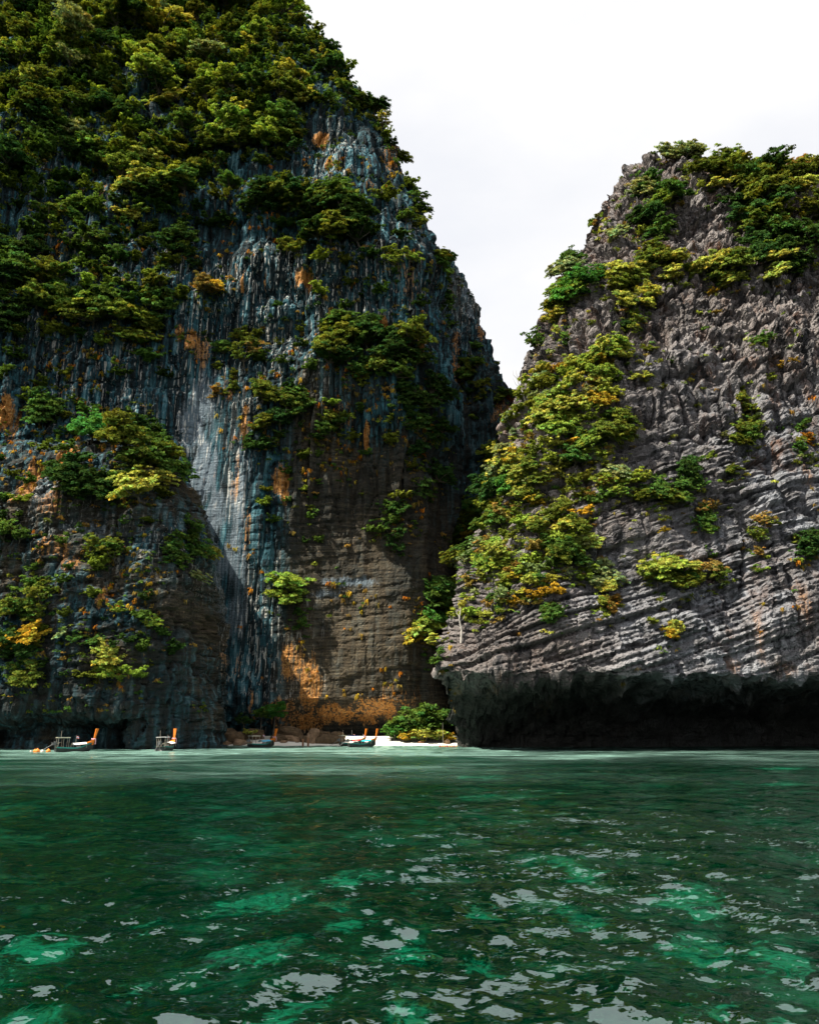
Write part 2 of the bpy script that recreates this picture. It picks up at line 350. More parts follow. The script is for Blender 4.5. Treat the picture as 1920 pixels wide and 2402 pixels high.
# ---- the tall streaked cliff
zc = np.array([-4, 0, 5, 9, 13, 40, 100, 150, 200, 250, 300, 350, 400, 425, 435]); sc_ = np.array([15, 15, 13, 6, 0.5, 2, 6, 9, 17, 29, 47, 68, 94, 130, 180.])
setC = lambda z: np.interp(z, zc, sc_)
Y0C = 253.0
silC = [(560, -60), (600, 0), (640, 50), (690, 105), (740, 160), (785, 225), (822, 290), (850, 350), (868, 400), (884, 460), (905, 520), (925, 575), (938, 640), (945, 720), (950, 800), (957, 900), (965, 1000), (972, 1100), (965, 1300), (955, 1570)]
zS, xS = solve_sil(silC, Y0C, setC, 20)
def build_cliff():
    z = np.concatenate([np.linspace(-4, 14, 40), np.linspace(14.6, 400, 600), np.linspace(401, 435, 26)])
    nv = len(z); xr = np.interp(z, zS, xS); r = 22.0
    n1, n2, n3 = 400, 52, 18
    x0 = -235.0
    P = np.zeros((nv, n1 + n2 + n3, 3)); S = setC(z)
    a = np.linspace(0, 1, n1, endpoint=False)[None]
    X1 = x0 + a * (xr[:, None] - r - x0); Y1 = np.zeros_like(X1)
    th = np.linspace(0, PI / 2, n2)[None]
    X2 = (xr[:, None] - r) + r * np.sin(th); Y2 = r * 1.2 * (1 - np.cos(th)) + 0 * X2
    b = np.linspace(0, 1, n3 + 1)[None, 1:]
    X3 = xr[:, None] + 0 * b - 6 * b; Y3 = r * 1.2 + 140 * b ** 1.5 + 0 * X3
    X = np.concatenate([X1, X2, X3], 1); Y = np.concatenate([Y1, Y2, Y3], 1) + Y0C + S[:, None]
    Z = np.repeat(z[:, None], X.shape[1], 1)
    Y = Y - 10 * sstep(-110, -200, X) * sstep(60, 130, Z)               # the left shoulder comes forward
    Y = Y + 5 * np.exp(-((X + 78) / 9) ** 2) * sstep(150, 60, Z)        # recess beside the buttress
    P[..., 0], P[..., 1], P[..., 2] = X, Y, Z
    mid = sstep(14, 40, Z)
    bed, blk = strata(X, Y, Z, (-0.16, 0.05, 0.985), (0.985, 0.1, 0.16), 3.2, 6.0, 11, 0.35)
    low = sstep(95, 55, Z)
    rib = fbm(X / 9, Y / 14, Z / 75, 3, 3)
    lowm = sstep(-50, -36, X); low = low * (0.35 + 0.65 * lowm)
    rib2 = 1 - np.abs(fbm(X / 4.2, Y / 8, Z / 40, 8, 2))
    ledge = fbm(X / 45, Y / 45, Z / 16, 21, 3)
    D = 6.0 * fbm(X / 60, Y / 60, Z / 70, 5, 3) * mid
    D += (1 - 0.75 * low) * (2.6 * rib + 1.6 * rib2 + 3.4 * ledge * sstep(60, 120, Z))
    D += low * (0.5 * bed + 0.25 * rib) * 0.9 + (1 - low) * 0.9 * bed * sstep(230, 120, Z)
    D += 0.5 * fbm(X / 5, Y / 5, Z / 5, 77, 4) + (1 - 0.88 * low) * (2.6 * facets(X, Y, Z, 5.5, 34, 301) + 0.9 * facets(X, Y, Z, 2.0, 20, 311, 0.1)) + low * 0.25 * facets(X, Y, Z, 6, 2.2, 321)
    D -= 3.0 * np.clip(fbm(X / 20, Y / 20, Z / 130, 41, 2) - 0.35, 0, 1)   # chimneys
    sm = np.exp(-((X - np.interp(Z, [20, 60, 100, 125], [-57, -61, -68, -71])) / 13) ** 2) * sstep(10, 26, Z) * sstep(150, 118, Z)   # the smooth pale slab
    D = D * (1 - 0.88 * sm)
    D *= 1 - 0.6 * np.exp(-((Z + 4) / 4) ** 2)
    D = D - np.mean(D) - 0.3 * np.std(D) * sstep(10, 40, P[..., 2])
    Q, n = displace(P, D)
    me = mesh_np('tall_cliff', Q.reshape(-1, 3), grid_faces(*Q.shape[:2]), M_CLIFF, False)
    add_coarse(Q, False)
    return me, Q, blk
ME_C, Q_C, BLK_C = build_cliff()
O_C = tag(link('tall_cliff', ME_C), 'tall dark limestone cliff streaked blue, white and orange behind the beach', 'cliff', kind='structure')

# ---- the low buttress in front of it
zb = np.array([-4, 0, 3, 6, 8, 10, 30, 60, 74, 84, 92, 98]); sb = np.array([2, 2, 2, 2, 1, 0, 2, 9, 17, 30, 50, 78.])
setB = lambda z: np.interp(z, zb, sb)
Y0B = 186.0
silB = [(415, 1585), (413, 1520), (404, 1400), (406, 1300), (414, 1220), (400, 1150), (384, 1080), (370, 1010), (310, 945), (240, 905)]
zSB, xSB = solve_sil(silB, Y0B, setB, 10)
def build_buttress():
    z = np.concatenate([np.linspace(-4, 10, 36), np.linspace(10.4, 86, 180), np.linspace(86.6, 98, 20)])
    xr = np.interp(z, zSB, xSB); xr = np.where(z > zSB[-1], xSB[-1] - (z - zSB[-1]) * 5, xr); r = 12.0
    n1, n2, n3 = 230, 34, 40
    x0 = -150.0
    a = np.linspace(0, 1, n1, endpoint=False)[None]
    X1 = x0 + a * (xr[:, None] - r - x0); Y1 = np.zeros_like(X1)
    th = np.linspace(0, PI / 2, n2)[None]
    X2 = (xr[:, None] - r) + r * np.sin(th); Y2 = r * (1 - np.cos(th)) + 0 * X2
    b = np.linspace(0, 1, n3 + 1)[None, 1:]
    X3 = xr[:, None] - 22 * b ** 2; Y3 = r + 95 * b + 0 * X3
    X = np.concatenate([X1, X2, X3], 1); Y = np.concatenate([Y1, Y2, Y3], 1) + Y0B + setB(z)[:, None]
    Z = np.repeat(z[:, None], X.shape[1], 1)
    cave = sstep(-62, -70, X) * sstep(9.0, 5.5, Z) * (0.75 + 0.5 * fbm(X / 9, Z * 0, Z / 9, 91, 2))
    Y = Y + 15 * cave * sstep(Y0B + 40, Y0B + 20, Y)
    P = np.stack([X, Y, Z], -1)
    bed, blk = strata(X, Y, Z, (-0.2, 0.05, 0.975), (0.975, 0.1, 0.2), 1.9, 4.5, 51, 0.25)
    D = 3.0 * fbm(X / 26, Y / 26, Z / 30, 61, 3) + 0.8 * bed + 1.3 * fbm(X / 6, Y / 6, Z / 14, 62, 3) + 0.5 * fbm(X / 2, Y / 2, Z / 2.4, 63, 3)
    D += 1.2 * facets(X, Y, Z, 5.0, 5.0, 331) + 0.3 * facets(X, Y, Z, 2.0, 1.2, 333)
    D *= 1 - 0.7 * np.exp(-((Z + 4) / 3) ** 2)
    D = D - np.mean(D) - 0.3 * np.std(D) * sstep(10, 40, P[..., 2])
    Q, n = displace(P, D)
    me = mesh_np('rock_buttress', Q.reshape(-1, 3), grid_faces(*Q.shape[:2]), M_CLIFF, False)
    add_coarse(Q, False, 2)
    return me, Q, blk
ME_B, Q_B, BLK_B = build_buttress()
O_B = tag(link('rock_buttress', ME_B), 'lower tree-topped rock buttress jutting out before the tall cliff', 'cliff', kind='structure')

# ---- the grey headland with its undercut foot
zh = np.array([-4, 2, 6, 9.5, 11.5, 13, 14.5, 16, 45, 90, 140, 175, 197, 205, 209]); sh = np.array([46, 45, 40, 30, 21, 9, 1, 0, 6, 20, 42, 60, 74, 92, 140.])
setH = lambda z: np.interp(z, zh, sh)
Y0H = 173.0
rH = lambda z: float(np.interp(z, [0, 16, 60, 110, 160, 200], [9, 14, 34, 34, 26, 14]))
silH = [(980, 1585), (955, 1500), (930, 1440), (905, 1400), (915, 1330), (930, 1260), (945, 1190), (975, 1120), (1015, 1040), (1050, 970), (1090, 880), (1115, 800), (1135, 740), (1152, 690), (1172, 620), (1200, 570), (1225, 530), (1268, 470), (1305, 420), (1352, 362), (1395, 338)]
setH2 = lambda z: np.interp(z, [-4, 16], [0, 0]) if z < 16 else setH(z)
zSH, xSH = solve_sil(silH, Y0H, setH2, rH)
BEDK = 0.40
def tapH(z): return sstep(16, 80, z) * sstep(205, 135, z)
def build_headland():
    z = np.concatenate([np.linspace(-4, 9, 14), np.linspace(9.4, 16, 34), np.linspace(16.4, 200, 470), np.linspace(200.6, 209, 22)])
    n1, n2, n3 = 330, 110, 26
    x1 = 190.0; zr = z[:, None]
    b = np.linspace(1, 0, n3, endpoint=False)[None]; th = np.linspace(PI / 2, 0, n2, endpoint=False)[None]; a = np.linspace(0, 1, n1)[None] ** 1.25
    rz_, rv_ = [0, 16, 60, 110, 160, 200], [9, 14, 34, 34, 26, 14]
    Z = np.repeat(zr, n1 + n2 + n3, 1)
    for it in range(7):                                                  # rows climb with the bedding; contours stay those of their height
        xl = np.interp(Z, zSH, xSH); xl = np.where(Z > zSH[-1], xSH[-1] + (Z - zSH[-1]) * 2.0, xl); r = np.interp(Z, rz_, rv_)
        A, B_, C_ = slice(0, n3), slice(n3, n3 + n2), slice(n3 + n2, None)
        X = np.concatenate([xl[:, A] + 10 * b, xl[:, B_] + r[:, B_] * (1 - np.sin(th)), (xl + r)[:, C_] + a * (x1 - (xl + r)[:, C_])], 1)
        Z = zr + BEDK * np.clip(X - 60, -70, 60) * tapH(zr)
    Yo = np.concatenate([r[:, A] * 1.1 + 120 * b, 1.1 * r[:, B_] * (1 - np.cos(th)), 0 * r[:, C_] + 0 * a], 1)
    Sf = setH(Z)
    edge = 0.6 * fbm(X / 7, X * 0, X * 0 + 3, 5, 3) + 0.45 * fbm(X / 1.7, X * 0, X * 0 + 8, 6, 3)                      # the lip of the undercut wanders
    zz = zr + np.where(zr < 20, -edge * sstep(3, 8, zr), 0)
    Su = np.interp(zz, zh, sh)
    Sf = np.where(zr < 16, Su * (0.88 + 0.12 * sstep(12, 24, X)), Sf)
    Y = Yo + Y0H + Sf + 4 * np.sin((X - 60) / 30)                        # slow swing of the front
    bedz = Z - BEDK * np.clip(X - 60, -70, 60) * (tapH(zr) * sstep(40, 90, zr) + 0.75 * (1 - sstep(40, 90, zr)))
    Z = Z + np.where(Z > 170, (Z - 170) / 40 * 5 * fbm(X / 15, X * 0, Z * 0 + 1, 83, 3), 0)
    Z = Z + sstep(160, 205, Z) * (5 + 7 * np.exp(-((X - 103) / 13) ** 2))
    P = np.stack([X, Y, Z], -1)
    W = 0 * X
    warp = 0.5 * fbm(X / 40, Y / 40, Z / 40, 99, 2)
    bed, blk = strata(X, W, bedz + warp, (0, 0, 1), (1, 0, 0.25), 1.3, 4.2, 101, 0.16)
    bed2, _ = strata(X, W, bedz + warp * 2, (0, 0, 1), (1, 0, 0.2), 4.6, 9.0, 131, 0.4)
    low = sstep(125, 60, Z)
    flut = 1 - np.abs(fbm(X / 4.5, Y / 6, Z / 22, 108, 3))
    knob = 1 - np.abs(fbm(X / 5, Y / 5, Z / 6, 118, 4))
    D = 4.5 * fbm(X / 38, Y / 38, Z / 45, 105, 3) * sstep(14, 30, Z)
    rgh = np.clip(0.85 + 0.9 * fbm(X / 22, Y / 22, Z / 16, 411, 3), 0.2, 1.6)
    D += (0.45 + 0.55 * low) * 1.2 * bed * rgh + 1.8 * bed2
    up = sstep(60, 120, Z)
    D += (1 - 0.75 * low) * 1.2 * flut + sstep(120, 185, Z) * 1.2 * knob
    D += (0.30 + 0.70 * up) * 2.6 * facets(X, Y, Z, 5.0, 12, 341) + up * 1.3 * facets(X, Y, Z, 2.0, 4.2, 343) + 0.15 * low * facets(X, Y, Z, 1.7, 1.3, 345)
    D += 0.3 * fbm(X / 2.4, Y / 2.4, Z / 2.4, 109, 3) + 1.4 * fbm(X / 9, Y / 9, Z / 18, 110, 3)
    jn = np.abs(fbm(X / 13, Y / 13, Z / 80, 401, 2)); jn2 = np.abs(fbm(X / 5.5, Y / 5.5, Z / 30, 403, 2))
    D -= 3.8 * np.exp(-jn / 0.04) * sstep(20, 45, Z) + 0.9 * np.exp(-jn2 / 0.05) * (0.3 + 0.7 * up)
    und = sstep(16.5, 14.5, Z) * sstep(6, 11, Z)
    drip = np.clip(fbm(X / 2.6, Y / 2.6, X * 0, 140, 4) - 0.18, 0, 1) * (0.4 + 0.9 * sstep(-0.3, 0.5, fbm(X / 14, Y / 14, X * 0, 141, 2)))
    D = D * (1 - 0.5 * und)
    D *= 1 - 0.6 * np.exp(-((Z + 4) / 4) ** 2)
    D = D - np.mean(D) - 0.3 * np.std(D) * sstep(10, 40, P[..., 2])
    Q, n = displace(P, D)
    Q[..., 2] -= und * drip * 2.8                                       # stubby stalactites under the lip
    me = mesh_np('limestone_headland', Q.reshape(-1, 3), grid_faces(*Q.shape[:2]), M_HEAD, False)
    add_coarse(Q, False)
    return me, Q, blk
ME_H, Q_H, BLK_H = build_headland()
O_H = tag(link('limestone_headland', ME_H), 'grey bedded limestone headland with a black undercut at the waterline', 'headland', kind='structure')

# ---- the farther ridge closing the gap
zf = np.array([-4, 60, 140, 200, 250, 262, 270]); sf = np.array([0, 4, 12, 26, 48, 70, 120.])
setF = lambda z: np.interp(z, zf, sf)
Y0F = 315.0
silF = [(1100, 870), (1083, 838), (1058, 795), (1040, 760), (1028, 720), (1008, 680), (998, 640), (985, 610), (962, 580), (938, 548), (915, 510), (897, 480), (870, 440)]
zSF, xSF = solve_sil(silF, Y0F, setF, 16)
def build_ridge():
    z = np.linspace(-4, 270, 260)
    xr = np.interp(z, zSF, xSF); r = 18.0
    n1, n2, n3 = 110, 50, 14
    x0 = -60.0
    a = np.linspace(0, 1, n1, endpoint=False)[None]
    X1 = x0 + a * (xr[:, None] - r - x0); Y1 = 0 * X1
    th = np.linspace(0, PI / 2, n2)[None]
    X2 = (xr[:, None] - r) + r * np.sin(th); Y2 = r * (1 - np.cos(th)) + 0 * X2
    b = np.linspace(0, 1, n3 + 1)[None, 1:]
    X3 = xr[:, None] + 0 * b; Y3 = r + 120 * b + 0 * X3
    X = np.concatenate([X1, X2, X3], 1); Y = np.concatenate([Y1, Y2, Y3], 1) + Y0F + setF(z)[:, None]
    Z = np.repeat(z[:, None], X.shape[1], 1); P = np.stack([X, Y, Z], -1)
    bed, blk = strata(X, Y, Z, (-0.2, 0.1, 0.97), (0.97, 0.1, 0.2), 4.0, 6.0, 201, 0.5)
    D = 2.5 * facets(X, Y, Z, 6, 20, 351) + 1.2 * facets(X, Y, Z, 2.6, 5, 353) + 3 * fbm(X / 25, Y / 25, Z / 40, 202, 3) + 2.4 * (1 - np.abs(fbm(X / 5, Y / 6, Z / 26, 203, 3))) + 1.2 * bed + fbm(X / 4, Y / 4, Z / 5, 204, 3)
    D = D - np.mean(D) - 0.3 * np.std(D) * sstep(10, 40, P[..., 2])
    Q, n = displace(P, D)
    me = mesh_np('far_ridge', Q.reshape(-1, 3), grid_faces(*Q.shape[:2]), M_CLIFF, True)
    add_coarse(Q, False, 2)
    return me, Q, blk
ME_F, Q_F, BLK_F = build_ridge()
O_F = tag(link('far_ridge', ME_F), 'farther grey limestone ridge stepping down into the narrow gap', 'ridge', kind='structure')

# ------------------------------------------------------------------ planting tree (ray lookup on the coarse rock)
_v, _f, _o = [], [], 0
for V, F in ROCKS:
    _v.append(V); _f.append(F + _o); _o += len(V)
_v = np.concatenate(_v); _f = np.concatenate(_f)
BVH = BVHTree.FromPolygons(_v.tolist(), _f.tolist())
ORG = Vector((0, 0, CAM_Z))
def hit(px, py):
    d = ray(px, py).normalized()
    p, n, i, t = BVH.ray_cast(ORG, d, 900)
    if p is None: return None
    if n.dot(d) > 0: n = -n
    return p, n, t
def hit_near(px, py, toward):
    """hit, or the nearest hit when walking toward another guide point"""
    for k in range(40):
        q = hit(px + (toward[0] - px) * k / 40, py + (toward[1] - py) * k / 40)
        if q: return q
    return None

# ------------------------------------------------------------------ stains with their own shapes, stored on the rock
def blob(Q, spots, edge=0.5):
    X, Z = Q[..., 0], Q[..., 2]; out = np.zeros(X.shape)
    nz = fbm(X / 3, Q[..., 1] / 3, Z / 9, 7, 3)
    for px, py, rx, ry, a in spots:
        q = hit(px, py)
        if not q: continue
        if py > 1380: a *= 0.72
        p, n, t = q; s = K / 1868.0 * t
        d = np.sqrt(((X - p.x) / (rx * s)) ** 2 + ((Z - p.z) / (ry * s * 1.15)) ** 2) + 0.35 * nz
        dy = np.abs(Q[..., 1] - p.y) < 30
        out = np.maximum(out, a * sstep(1.15, 1.15 - edge, d) * dy)
    return out
OR_L = [(680, 295, 14, 22, 1), (665, 290, 8, 12, .9), (690, 345, 10, 14, .8), (640, 585, 26, 18, 1), (652, 600, 7, 28, 1), (770, 685, 40, 12, 1), (806, 690, 13, 22, 1),
        (865, 715, 50, 22, .6), (885, 745, 12, 40, .7), (590, 1010, 24, 38, .8), (600, 1045, 14, 20, .9), (771, 920, 8, 34, 1), (14, 870, 14, 36, 1), (35, 890, 10, 40, .6), (70, 1010, 36, 60, .7), (140, 960, 22, 34, .9), (105, 1050, 30, 40, .5),
        (620, 1400, 34, 70, .9), (650, 1450, 26, 90, 1), (600, 1500, 40, 40, .7), (700, 1500, 60, 20, 1), (790, 1495, 60, 26, 1), (840, 1470, 50, 30, .5), (650, 1520, 30, 16, 1), (400, 715, 18, 26, .9), (378, 700, 12, 20, .8), (510, 590, 4, 34, 1), (495, 575, 3, 26, .7), (560, 590, 5, 20, .7),
        (425, 740, 30, 40, .5), (480, 810, 24, 40, .5), (515, 900, 14, 50, .6), (500, 1000, 14, 50, .4), (720, 870, 30, 40, .4), (860, 600, 40, 60, .35), (830, 330, 30, 60, .45), (785, 395, 20, 30, .4), (120, 1150, 50, 24, .5), (150, 1180, 30, 20, .5), (210, 1260, 8, 30, .7), (40, 540, 30, 20, .4), (100, 470, 30, 30, .35), (220, 400, 14, 26, .5), (520, 1110, 12, 60, .4),
        (960, 780, 14, 120, .5), (1010, 700, 10, 30, .6), (1060, 870, 30, 40, .5), (500, 1400, 8, 50, .5), (530, 1480, 6, 40, .8)]
PALE_L = [(415, 880, 44, 120, .75), (430, 1000, 46, 100, .9), (505, 1040, 22, 130, .8), (450, 1080, 40, 70, .8), (490, 1180, 36, 100, .7), (490, 1300, 34, 80, .55), (735, 1225, 80, 14, .7), (690, 1250, 50, 10, .5), (440, 860, 24, 100, .6), (620, 400, 40, 12, .5), (560, 400, 40, 14, .6), (690, 380, 20, 40, .4), (180, 1110, 60, 12, .5), (100, 1030, 40, 60, .5), (980, 610, 16, 40, .6), (990, 660, 12, 30, .6)]
STREAK_L = [(560, 600, 120, 100, 1), (430, 640, 90, 100, .9), (680, 620, 50, 100, .9), (700, 330, 60, 120, .9), (600, 760, 90, 90, .7), (800, 560, 120, 120, .6), (280, 560, 160, 110, .6), (120, 620, 120, 130, .5), (200, 800, 160, 110, .6), (440, 830, 100, 140, .8), (500, 950, 40, 160, .8), (540, 1330, 60, 160, .7), (620, 1400, 60, 120, .7), (180, 370, 170, 110, .5), (840, 480, 60, 120, .6), (100, 1060, 80, 90, .6), (320, 1150, 150, 90, .35), (980, 640, 40, 120, .6)]
def finish_cliff(me, Q, brown):
    attr(me, 'orange', blob(Q, OR_L, 0.7)); attr(me, 'pale', blob(Q, PALE_L, 0.9)); attr(me, 'streak', blob(Q, STREAK_L, 0.6)); attr(me, 'brown', brown)
X, Z = Q_C[..., 0], Q_C[..., 2]
finish_cliff(ME_C, Q_C, sstep(118, 84, Z + 0.35 * (X + 20) + 16 * fbm(X / 18, Z * 0, Z / 18, 5, 3)) * sstep(-46, -36, X) * 0.9)
X, Z = Q_B[..., 0], Q_B[..., 2]
finish_cliff(ME_B, Q_B, np.clip(0.55 + 0.5 * fbm(X / 14, Z * 0, Z / 10, 6, 3), 0, 1))
X, Z = Q_F[..., 0], Q_F[..., 2]
finish_cliff(ME_F, Q_F, np.clip(0.35 + 0.5 * fbm(X / 14, Z * 0, Z / 30, 6, 3), 0, 1))
X, Z = Q_H[..., 0], Q_H[..., 2]
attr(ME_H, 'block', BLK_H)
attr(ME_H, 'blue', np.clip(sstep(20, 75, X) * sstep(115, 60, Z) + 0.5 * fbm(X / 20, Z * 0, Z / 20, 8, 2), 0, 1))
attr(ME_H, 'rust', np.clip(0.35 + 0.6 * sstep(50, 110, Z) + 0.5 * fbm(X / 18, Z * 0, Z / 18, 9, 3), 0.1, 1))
attr(ME_H, 'tide_and_shade', sstep(15.5, 11.0, Z + 3.5 * fbm(X / 4, Z * 0, Z / 5, 12, 3)) * 0.9)  # low waterline stain, carried up to the lip as painted undercut shade
attr(ME_H, 'orange', blob(Q_H, [(1140, 1500, 14, 20, 1), (1050, 1440, 8, 24, .8), (1690, 980, 14, 60, .5), (1600, 1350, 8, 60, .4), (1690, 1260, 20, 40, .4), (1130, 1490, 10, 12, .9), (1540, 1400, 20, 16, .5), (1640, 1410, 30, 16, .5), (960, 1460, 12, 20, .6)], 0.7))

# ------------------------------------------------------------------ seabed and beach (one sheet), sea
BX = np.array([-400, -75, -62, -40, -20, 0, 14, 24, 40, 400.]); BY = np.array([255, 242, 234, 232, 233, 234, 235, 238, 240, 240.])   # waterline of the beach
def shore(X): return np.interp(X, BX, BY)
def ground_z(X, Y):
    d = Y - shore(X)
    return np.where(d > 0, np.minimum(d * 0.15, 2.3) + 0.08 * fbm(X / 3, Y / 3, X * 0, 9, 3) * np.clip(d, 0, 1), np.maximum(d * 0.06, -1.9)) + np.where(d < -8, 0.25 * fbm(X / 4, Y / 4, X * 0, 19, 4), 0)
def build_seabed():
    xs = np.concatenate([[-3500, -1200, -500, -300], np.linspace(-150, -46, 60), np.linspace(-45, 45, 190), np.linspace(46, 150, 60), [300, 500, 1200, 3500]])
    ys = np.concatenate([[-3500, -1200, -300, -60], np.linspace(0, 70, 190), np.linspace(71, 275, 110), [300, 360, 500, 1200, 3500]])
    X, Y = np.meshgrid(xs, ys); Z = ground_z(X, Y)
    far = (np.abs(X) > 151) | (Y < -1) | (Y > 276); Z = np.where(far & (Y < 230), -1.9, Z)
    P = np.stack([X, Y, Z], -1)
    hole = np.zeros_like(X); nz = fbm(X / 1.1, Y / 1.6, X * 0, 44, 4)
    for px, py, wx in ((1200, 1820, 60), (1480, 1895, 95), (560, 1905, 90), (690, 1915, 40), (830, 1995, 55), (555, 2010, 60), (60, 1990, 80), (1650, 2035, 80), (730, 1850, 60), (1010, 1920, 50), (300, 1955, 50), (1640, 1618, 50), (1010, 1636, 50), (880, 1880, 30), (250, 2090, 60), (1240, 1848, 50), (620, 2120, 70), (1500, 2120, 60)):
        d = ray(px, py); q = ORG + d * (-CAM_Z / d.z) + Vector((d.x, d.y, 0)).normalized() * 2.2; s_ = K / 1868.0 * q.length
        rx, ry = wx * s_ * 0.85, wx * s_ * 1.1
        hole = np.maximum(hole, sstep(1.2, 0.6, np.sqrt(((X - q.x) / rx) ** 2 + ((Y - q.y) / ry) ** 2) + 0.7 * nz))
    me = mesh_np('seabed', P.reshape(-1, 3), grid_faces(*X.shape), M_SEABED, True)
    d = Y - shore(X); attr(me, 'hole', hole); attr(me, 'beach', np.clip(sstep(-26, -5, d) * sstep(45, 28, X) + 0.4 * sstep(30, 10, X) * sstep(-150, -50, d + 30 * fbm(X / 30, Y / 12, X * 0, 14, 3)) * np.clip(0.55 + 0.5 * fbm(X / 8, Y / 5, X * 0, 15, 3), 0, 1), 0, 1)); return me
tag(link('seabed', build_seabed()), 'white sand beach running down to the reef-patched seabed', 'beach', kind='structure')

rng = np.random.default_rng(5)
def build_water():
    ys = [7.0]
    while ys[-1] < 262: ys.append(ys[-1] * 1.0068 + 0.004)
    ys = np.array([-3500, -900, -200, -40, -8, 0, 4] + ys + [300, 400, 900, 3500.])
    nc = 520; u = np.linspace(-1, 1, nc)
    wdt = np.clip(ys, 7, 262) * 0.60 + 6
    X = wdt[:, None] * u[None]
    ext = np.array([30, 120, 500, 3200.])
    X = np.concatenate([-(wdt[:, None] + ext[::-1][None]), X, wdt[:, None] + ext[None]], 1)
    Y = np.repeat(ys[:, None], X.shape[1], 1)
    sp = np.maximum(wdt[:, None] * 2 / nc, ys[:, None].clip(7) * 0.0068) * np.ones_like(X)
    edge = np.ones_like(X); edge[:, :4] = 0; edge[:, -4:] = 0; edge[:7] = 0; edge[-4:] = 0
    Z = np.zeros_like(X); dX = np.zeros_like(X); dY = np.zeros_like(X)
    gust = 0.75 + 0.35 * fbm(X / 14, Y / 14, X * 0, 3, 2)
    for k in range(70):
        lam = 0.40 * (18.0 ** rng.random() ** 1.3); kk = 2 * PI / lam
        ang = -PI / 2 + rng.normal(0, 0.85); dx, dy = math.cos(ang), math.sin(ang)
        slope = 0.038 * (1.2 if lam < 1.3 else 0.85)
        A = slope / kk * sstep(1.8, 3.5, lam / sp) * edge * gust
        ph = kk * (dx * X + dy * Y) + rng.random() * 2 * PI + 0.8 * math.sin(k)
        Z += A * np.sin(ph); c = A * np.cos(ph) * 0.8
        dX += c * dx; dY += c * dy
    P = np.stack([X + dX, Y + dY, Z], -1)
    me = mesh_np('sea', P.reshape(-1, 3), grid_faces(*X.shape), M_WATER, True)
    attr(me, 'far_pale', np.clip(sstep(65, 175, Y + 30 * fbm(X / 30, Y / 20, X * 0, 55, 3)) * (0.5 + 0.5 * sstep(70, 0, X)) * (0.8 + 0.5 * fbm(X / 9, Y / 3.5, X * 0, 56, 4)), 0, 1) * (Y < 290)); return me  # water body turns paler and more opaque towards the beach
tag(link('sea', build_water()), 'clear green sea rippling before the cliffs', 'sea', kind='structure')

# ------------------------------------------------------------------ foliage prototypes
def leaf_quads(C, Nrm, size, rs):
    """one folded leaf spray (quad) at each centre, roughly facing Nrm"""
    n = len(C)
    a = rs.normal(size=(n, 3)); Nn = Nrm + 0.5 * a; Nn /= np.linalg.norm(Nn, axis=1, keepdims=True)
    t = np.cross(Nn, rs.normal(size=(n, 3))); t /= np.linalg.norm(t, axis=1, keepdims=True) + 1e-9
    b = np.cross(Nn, t)
    s = size * (0.6 + 0.8 * rs.random((n, 1))); l = s * (1.0 + 0.7 * rs.random((n, 1)))
    V = np.stack([C - t * l, C + b * s * 0.75 - Nn * s * 0.2, C + t * l, C - b * s * 0.75 - Nn * s * 0.2], 1).reshape(-1, 3)
    return V, np.arange(n * 4).reshape(n, 4)
def crown_arrays(rs, style, nl, per, leaf):
    """leaf sprays in many small ragged clumps along the boughs of a crown of radius about 1, centre (0,0,.95)"""
    Vs, Ts, cen = [], [], []
    ph = rs.random(6) * 2 * PI
    nb = max(5, nl // 7); boughs = []
    for k in range(nb):
        th = 2 * PI * k / nb + rs.normal() * 0.35
        lng = 0.55 + 0.6 * rs.random()
        if style == 'round': el = rs.uniform(-0.25, 1.25); tip = np.array([math.cos(th) * math.cos(el) * lng, math.sin(th) * math.cos(el) * lng, 0.85 + math.sin(el) * lng * 0.75])
        elif style == 'umbrella': tip = np.array([math.cos(th) * lng * 1.1, math.sin(th) * lng * 1.1, 1.05 - 0.25 * lng * lng + rs.normal() * 0.16])
        elif style == 'drape': q = rs.random(); tip = np.array([math.cos(th) * (0.3 + 0.35 * q), math.sin(th) * (0.3 + 0.3 * q), 1.1 - 1.5 * q])
        else: el = rs.uniform(-0.1, 1.3); tip = np.array([math.cos(th) * math.cos(el) * lng * 1.15, math.sin(th) * math.cos(el) * lng * 1.15, 0.9 + math.sin(el) * lng])
        boughs.append(tip)
    root = np.array([0, 0, 0.55])
    for k in range(nl):
        tip = boughs[k % nb]; u = rs.random() ** 0.45
        sp = 0.16 if style != 'sparse' else 0.12
        c = root + (tip - root) * u + rs.normal(size=3) * np.array([sp, sp, sp * 0.6])
        lr = (0.085 + 0.10 * rs.random()) * (1.15 if style in ('round', 'umbrella') else 1.0)
        fl = 0.62 if style != 'umbrella' else 0.38
        m = int(per * (lr / 0.14) ** 2) + 5
        d = rs.normal(size=(m, 3)); d[:, 2] = np.abs(d[:, 2]) * 0.9 - 0.3 * (rs.random(m) < 0.35); d /= np.linalg.norm(d, axis=1, keepdims=True)
        p = c + d * lr * (0.35 + 0.85 * rs.random((m, 1))) * np.array([1.15, 1.15, fl])
        V, F = leaf_quads(p, d * 0.7 + np.array([0, 0, 0.7]), leaf, rs)
        tone = 0.62 + 0.75 * rs.random(); hue = rs.normal() * 0.14
        t = np.ones((m, 4)); v = tone * (0.7 + 0.6 * rs.random(m)); t[:, 0] = v * (1 + hue + 0.10 * rs.normal(size=m)); t[:, 1] = v; t[:, 2] = v * (1 - hue * 0.5)
        Vs.append(V); Ts.append(np.repeat(t, 4, 0)); cen.append(c)
    V = np.concatenate(Vs); return V, np.arange(len(V)).reshape(-1, 4), np.concatenate(Ts), [np.array(q) for q in boughs] 
